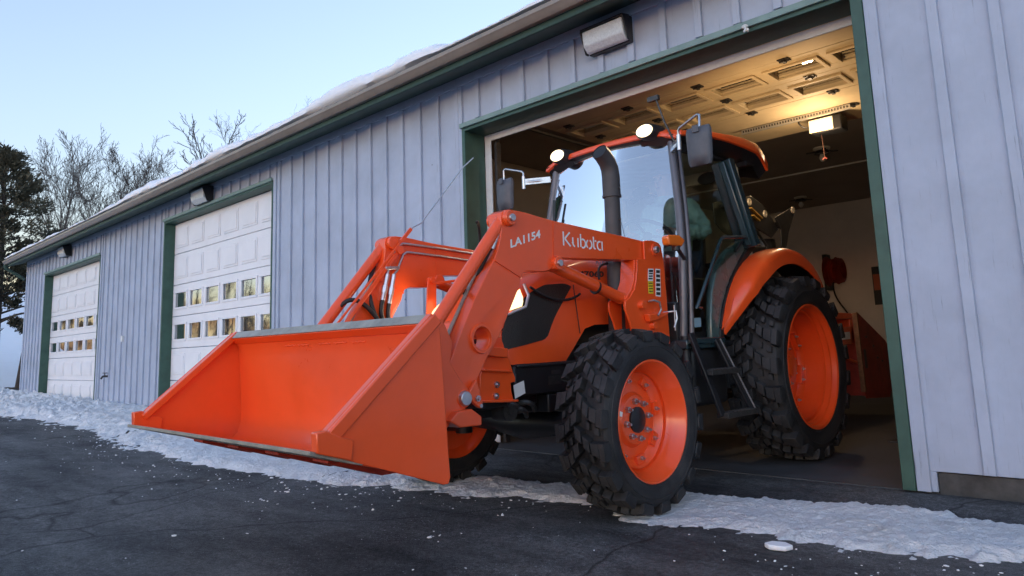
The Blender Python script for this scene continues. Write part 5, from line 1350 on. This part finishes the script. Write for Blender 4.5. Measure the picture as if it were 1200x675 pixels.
# ------------------------------------------------------------------ the driver
P_ = thing('person', 'seated driver in a green work jacket and cap steering inside the cab', 'person', (T.location.x+.12, T.location.y+1.69, 1.42), T.rotation_euler.z)
M['skin'] = mat('skin', (.52, .30, .21), .5); M['jacket'] = mat('green_work_jacket', (.27, .40, .34), .85, 0, .2, 9, .4, 60)
M['trousers'] = mat('dark_denim', (.025, .032, .05), .85, 0, .2, 20); M['cap'] = mat('pale_cap_cloth', (.45, .42, .38), .8); M['glove'] = mat('work_glove', (.035, .033, .03), .7); M['hair'] = mat('dark_hair', (.03, .02, .014), .6); M['eye'] = mat('eye_dark', (.02, .015, .01), .2)
def skin_mesh(chains, root, sub=2):
    """chains: lists of (point, radius); equal points are shared"""
    vs = []; rr = []; es = []; idx = {}
    for ch in chains:
        prev = None
        for p, r in ch:
            k = tuple(round(c, 4) for c in p)
            if k not in idx: idx[k] = len(vs); vs.append(p); rr.append(r)
            i = idx[k]
            if prev is not None and prev != i: es.append((prev, i))
            prev = i
    me = bpy.data.meshes.new('sk'); me.from_pydata(vs, es, []); o = bpy.data.objects.new('sk', me); COL.objects.link(o)
    sm = o.modifiers.new('skin', 'SKIN'); sm.use_smooth_shade = True
    for i, d in enumerate(me.skin_vertices[0].data):
        r = rr[i]; d.radius = r if isinstance(r, tuple) else (r, r); d.use_root = (i == idx[tuple(round(c, 4) for c in root)])
    ss = o.modifiers.new('sub', 'SUBSURF'); ss.levels = sub; ss.render_levels = sub
    dg = bpy.context.evaluated_depsgraph_get(); dg.update()
    out = bpy.data.meshes.new_from_object(o.evaluated_get(dg)); bpy.data.objects.remove(o)
    out.polygons.foreach_set('use_smooth', [True]*len(out.polygons)); return out
pel = (0, .05, .14)
def arm_pts(s): return (s*.19, .05, .62), (s*.29, .12, .41), (s*.175, -.21, .40), (s*.165, -.28, .41)
body = [[(pel, (.16, .12)), ((0, .06, .36), (.15, .11)), ((0, .04, .56), (.17, .115)), ((0, .02, .68), (.075, .07)), ((0, .0, .76), (.058, .06)), ((0, -.02, .84), (.078, .095)), ((0, -.015, .93), (.080, .10)), ((0, -.01, .985), (.05, .06))]]
for s in (1, -1):
    sh, el, wr, hd = arm_pts(s)
    body.append([((0, .04, .56), (.17, .115)), (sh, (.065, .065)), (el, .047), (wr, .032), (hd, (.042, .022))])
    body.append([(pel, (.16, .12)), ((s*.11, -.02, .12), .095), ((s*.14, -.40, .15), .068), ((s*.14, -.46, -.22), .045), ((s*.14, -.48, -.40), .042), ((s*.14, -.60, -.43), .038)])
    # five fingers closed over the wheel rim
    base = Vector(hd)
    for k, (off, ln) in enumerate(((-.03, .036), (-.010, .042), (.011, .040), (.031, .032))):
        a = base+Vector((off*.8, -.035, off*.25)); body.append([(hd, (.042, .022)), (tuple(a), .011), (tuple(a+Vector((0, -ln*.7, .002))), .0095), (tuple(a+Vector((0, -ln*.9, -.028))), .0085)])
    t = base+Vector((-s*.045, -.012, .004)); body.append([(hd, (.042, .022)), (tuple(t), .012), (tuple(t+Vector((-s*.008, -.035, -.004))), .010), (tuple(t+Vector((s*.004, -.055, -.022))), .009)])
me = skin_mesh(body, pel); me.materials.append(M['skin']); bo = link('body', me, P_)
# face
m = MB(); m.prism([(-.105, .862), (-.128, .845), (-.105, .838)], -.013, .013, 'x'); m.build('nose', M['skin'], bo, bevel=.006)
m = MB()
for s in (1, -1): m.sphere((s*.032, -.103, .880), .011, 10)
m.build('eye', M['eye'], bo)
m = MB(); m.sphere((0, -.102, .806), .02, 10, (1.1, .35, .25)); m.build('mouth', mat('lips', (.40, .17, .14), .5), bo)
m = MB()
for s in (1, -1): m.sphere((s*.083, .0, .865), .026, 10, (.35, .7, 1.1))
m.build('ear', M['skin'], bo)
jk = [[((0, .05, .17), (.19, .145)), ((0, .06, .36), (.19, .14)), ((0, .04, .56), (.20, .14)), ((0, .025, .67), (.105, .095)), ((0, .02, .70), (.088, .085))]]
for s in (1, -1):
    sh, el, wr, hd = arm_pts(s)
    mid = tuple((Vector(sh)+Vector(el))/2); fm = tuple((Vector(el)+Vector(wr))/2)
    jk.append([((0, .04, .56), (.20, .14)), (sh, (.092, .092)), (mid, .088), (el, .075), (fm, .066), (tuple(Vector(wr)*.96+Vector(el)*.04), .054)])
me = skin_mesh(jk, (0, .05, .17), 3); me.materials.append(M['jacket']); ja = link('jacket', me, P_)
tx = bpy.data.textures.new('folds', 'CLOUDS'); tx.noise_scale = .05; d = ja.modifiers.new('folds', 'DISPLACE'); d.texture = tx; d.strength = .05; d.mid_level = .5
m = MB(); m.lathe([(.66, .088), (.69, .105), (.735, .098), (.735, .088), (.70, .082)], 24, (0, .015, 0), 'z'); m.build('collar', M['jacket'], ja, smooth=60)
m = MB(); m.box(.10, .17, -.135, -.125, .48, .56); m.build('pocket', M['jacket'], ja, bevel=.004)
tr_ = [[((0, .05, .13), (.18, .14)), ((.11, -.02, .12), .112), ((.14, -.40, .15), .085), ((.14, -.46, -.22), .062), ((.14, -.48, -.37), .06)], [((0, .05, .13), (.18, .14)), ((-.11, -.02, .12), .112), ((-.14, -.40, .15), .085), ((-.14, -.46, -.22), .062), ((-.14, -.48, -.37), .06)]]
me = skin_mesh(tr_, (0, .05, .13)); me.materials.append(M['trousers']); link('trousers', me, P_)
m = MB(); m.lathe([(.915, .106), (.945, .104), (.985, .088), (1.01, .05), (1.018, .001)], 28, (0, -.012, 0), 'z')
m.prism([(-.08, -.09), (.08, -.09), (.075, -.15), (.045, -.185), (-.045, -.185), (-.075, -.15)], .914, .922, 'z'); m.build('cap', M['cap'], P_, smooth=50)
m = MB(); m.lathe([(.915, .098), (.87, .098), (.83, .085)], 28, (0, .012, 0), 'z')
for v in list(m.bm.verts):
    if v.co.y < -.03: m.bm.verts.remove(v)
m.build('hair', M['hair'], P_, smooth=60)
m = MB()
for s in (1, -1): m.obox((s*.14, -.53, -.425), (.10, .27, .09))
m.build('boots', M['black'], P_, bevel=.03, seg=3)

# ------------------------------------------------------------------ light from the lit lamps, plus one added at the rear
def lamp(name, kind, loc, energy, col, **k):
    l = bpy.data.lights.new(name, kind); l.energy = energy; l.color = col
    for a, b in k.items(): setattr(l, a, b)
    o = bpy.data.objects.new(name, l); COL.objects.link(o); o.location = loc; return o
def aim(o, d): o.rotation_euler = Vector(d).to_track_quat('-Z', 'Y').to_euler()
WARM = (1, .69, .40); LK = .10
o = lamp('work_lamp_light', 'POINT', (-1.40, 2.85, 3.00), 15*LK, WARM, shadow_soft_size=.06)
c_, s_ = math.cos(-.018125), math.sin(-.018125)
def tw(x, y, z): return (T.location.x+c_*x-s_*y, T.location.y+s_*x+c_*y, z)
o = lamp('unseen_rear_beam', 'SPOT', tw(.56, 2.44, 2.44), 26*LK, (1, .66, .34), spot_size=R(165), spot_blend=.8, shadow_soft_size=.05); aim(o, (.10, .90, .42))  # hidden rear lamp, added to light the raised door and back wall
for s in (1, -1):
    o = lamp('roof_light_beam', 'SPOT', tw(s*.43, .895, 2.50), 5*LK, (1, .75, .45), spot_size=R(140), spot_blend=.9, shadow_soft_size=.04); aim(o, (0, -1, -.25))
    o = lamp('headlight_beam', 'SPOT', tw(s*.365, -.52, 1.20), 1.5*LK, (1, .80, .55), spot_size=R(165), spot_blend=.6, shadow_soft_size=.04); aim(o, (s*.35, -1, -.05))

# ------------------------------------------------------------------ sky, sun, camera
SUN_EL, SUN_AZ = -0.5, 164.0        # dusk: the sun has just set behind the camera, so no direct light reaches the yard
w_ = bpy.data.worlds.new('World'); SC.world = w_; w_.use_nodes = True; nt = w_.node_tree
bg = nt.nodes['Background']; sky = nt.nodes.new('ShaderNodeTexSky'); sky.sky_type = 'NISHITA'; sky.sun_disc = False
sky.sun_elevation = R(SUN_EL); sky.sun_rotation = R(SUN_AZ); sky.air_density = 1.0; sky.dust_density = 1.0; sky.ozone_density = 1.6
hs = nt.nodes.new('ShaderNodeHueSaturation'); hs.inputs['Saturation'].default_value = .76; hs.inputs['Hue'].default_value = .507
nt.links.new(sky.outputs[0], hs.inputs['Color']); cm = nt.nodes.new('ShaderNodeMix'); cm.data_type = 'RGBA'; cm.blend_type = 'MULTIPLY'; cm.inputs['Factor'].default_value = 1; cm.inputs['B'].default_value = (.86, .965, 1.10, 1)   # the photograph's cool white balance
nt.links.new(hs.outputs[0], cm.inputs['A']); nt.links.new(cm.outputs['Result'], bg.inputs[0]); bg.inputs[1].default_value = .15
sl = bpy.data.lights.new('sun', 'SUN'); sl.energy = 2.0; sl.angle = R(.6); sl.color = (1, .86, .70)
so = bpy.data.objects.new('sun', sl); COL.objects.link(so)
el, az = R(SUN_EL), R(SUN_AZ)      # azimuth from +Y towards +X
sd = Vector((math.sin(az)*math.cos(el), math.cos(az)*math.cos(el), math.sin(el))); so.rotation_euler = sd.to_track_quat('Z', 'Y').to_euler()
cam = bpy.data.cameras.new('camera'); co = bpy.data.objects.new('camera', cam); COL.objects.link(co)
r_ = Vector((.720488, .692613, -.034417)); u_ = Vector((.124133, -.079982, .989037)); d_ = Vector((-.682267, .716861, .143602))
mw = Matrix((r_, u_, -d_)).transposed().to_4x4(); mw.translation = Vector((1.329163, -4.857314, .940310)); co.matrix_world = mw
cam.sensor_width = 36; cam.lens = 829.496/1200*36; cam.shift_y = -49.83/1200; cam.clip_start = .05; cam.clip_end = 12000
SC.camera = co
SC.view_settings.view_transform = 'Standard'; SC.view_settings.look = 'None'; SC.view_settings.gamma = 1; SC.view_settings.use_curve_mapping = False
SC.view_settings.exposure = 4.26
SC.cycles.max_bounces = 8; SC.cycles.transparent_max_bounces = 12; SC.cycles.use_denoising = True
SC.cycles.sample_clamp_indirect = 6
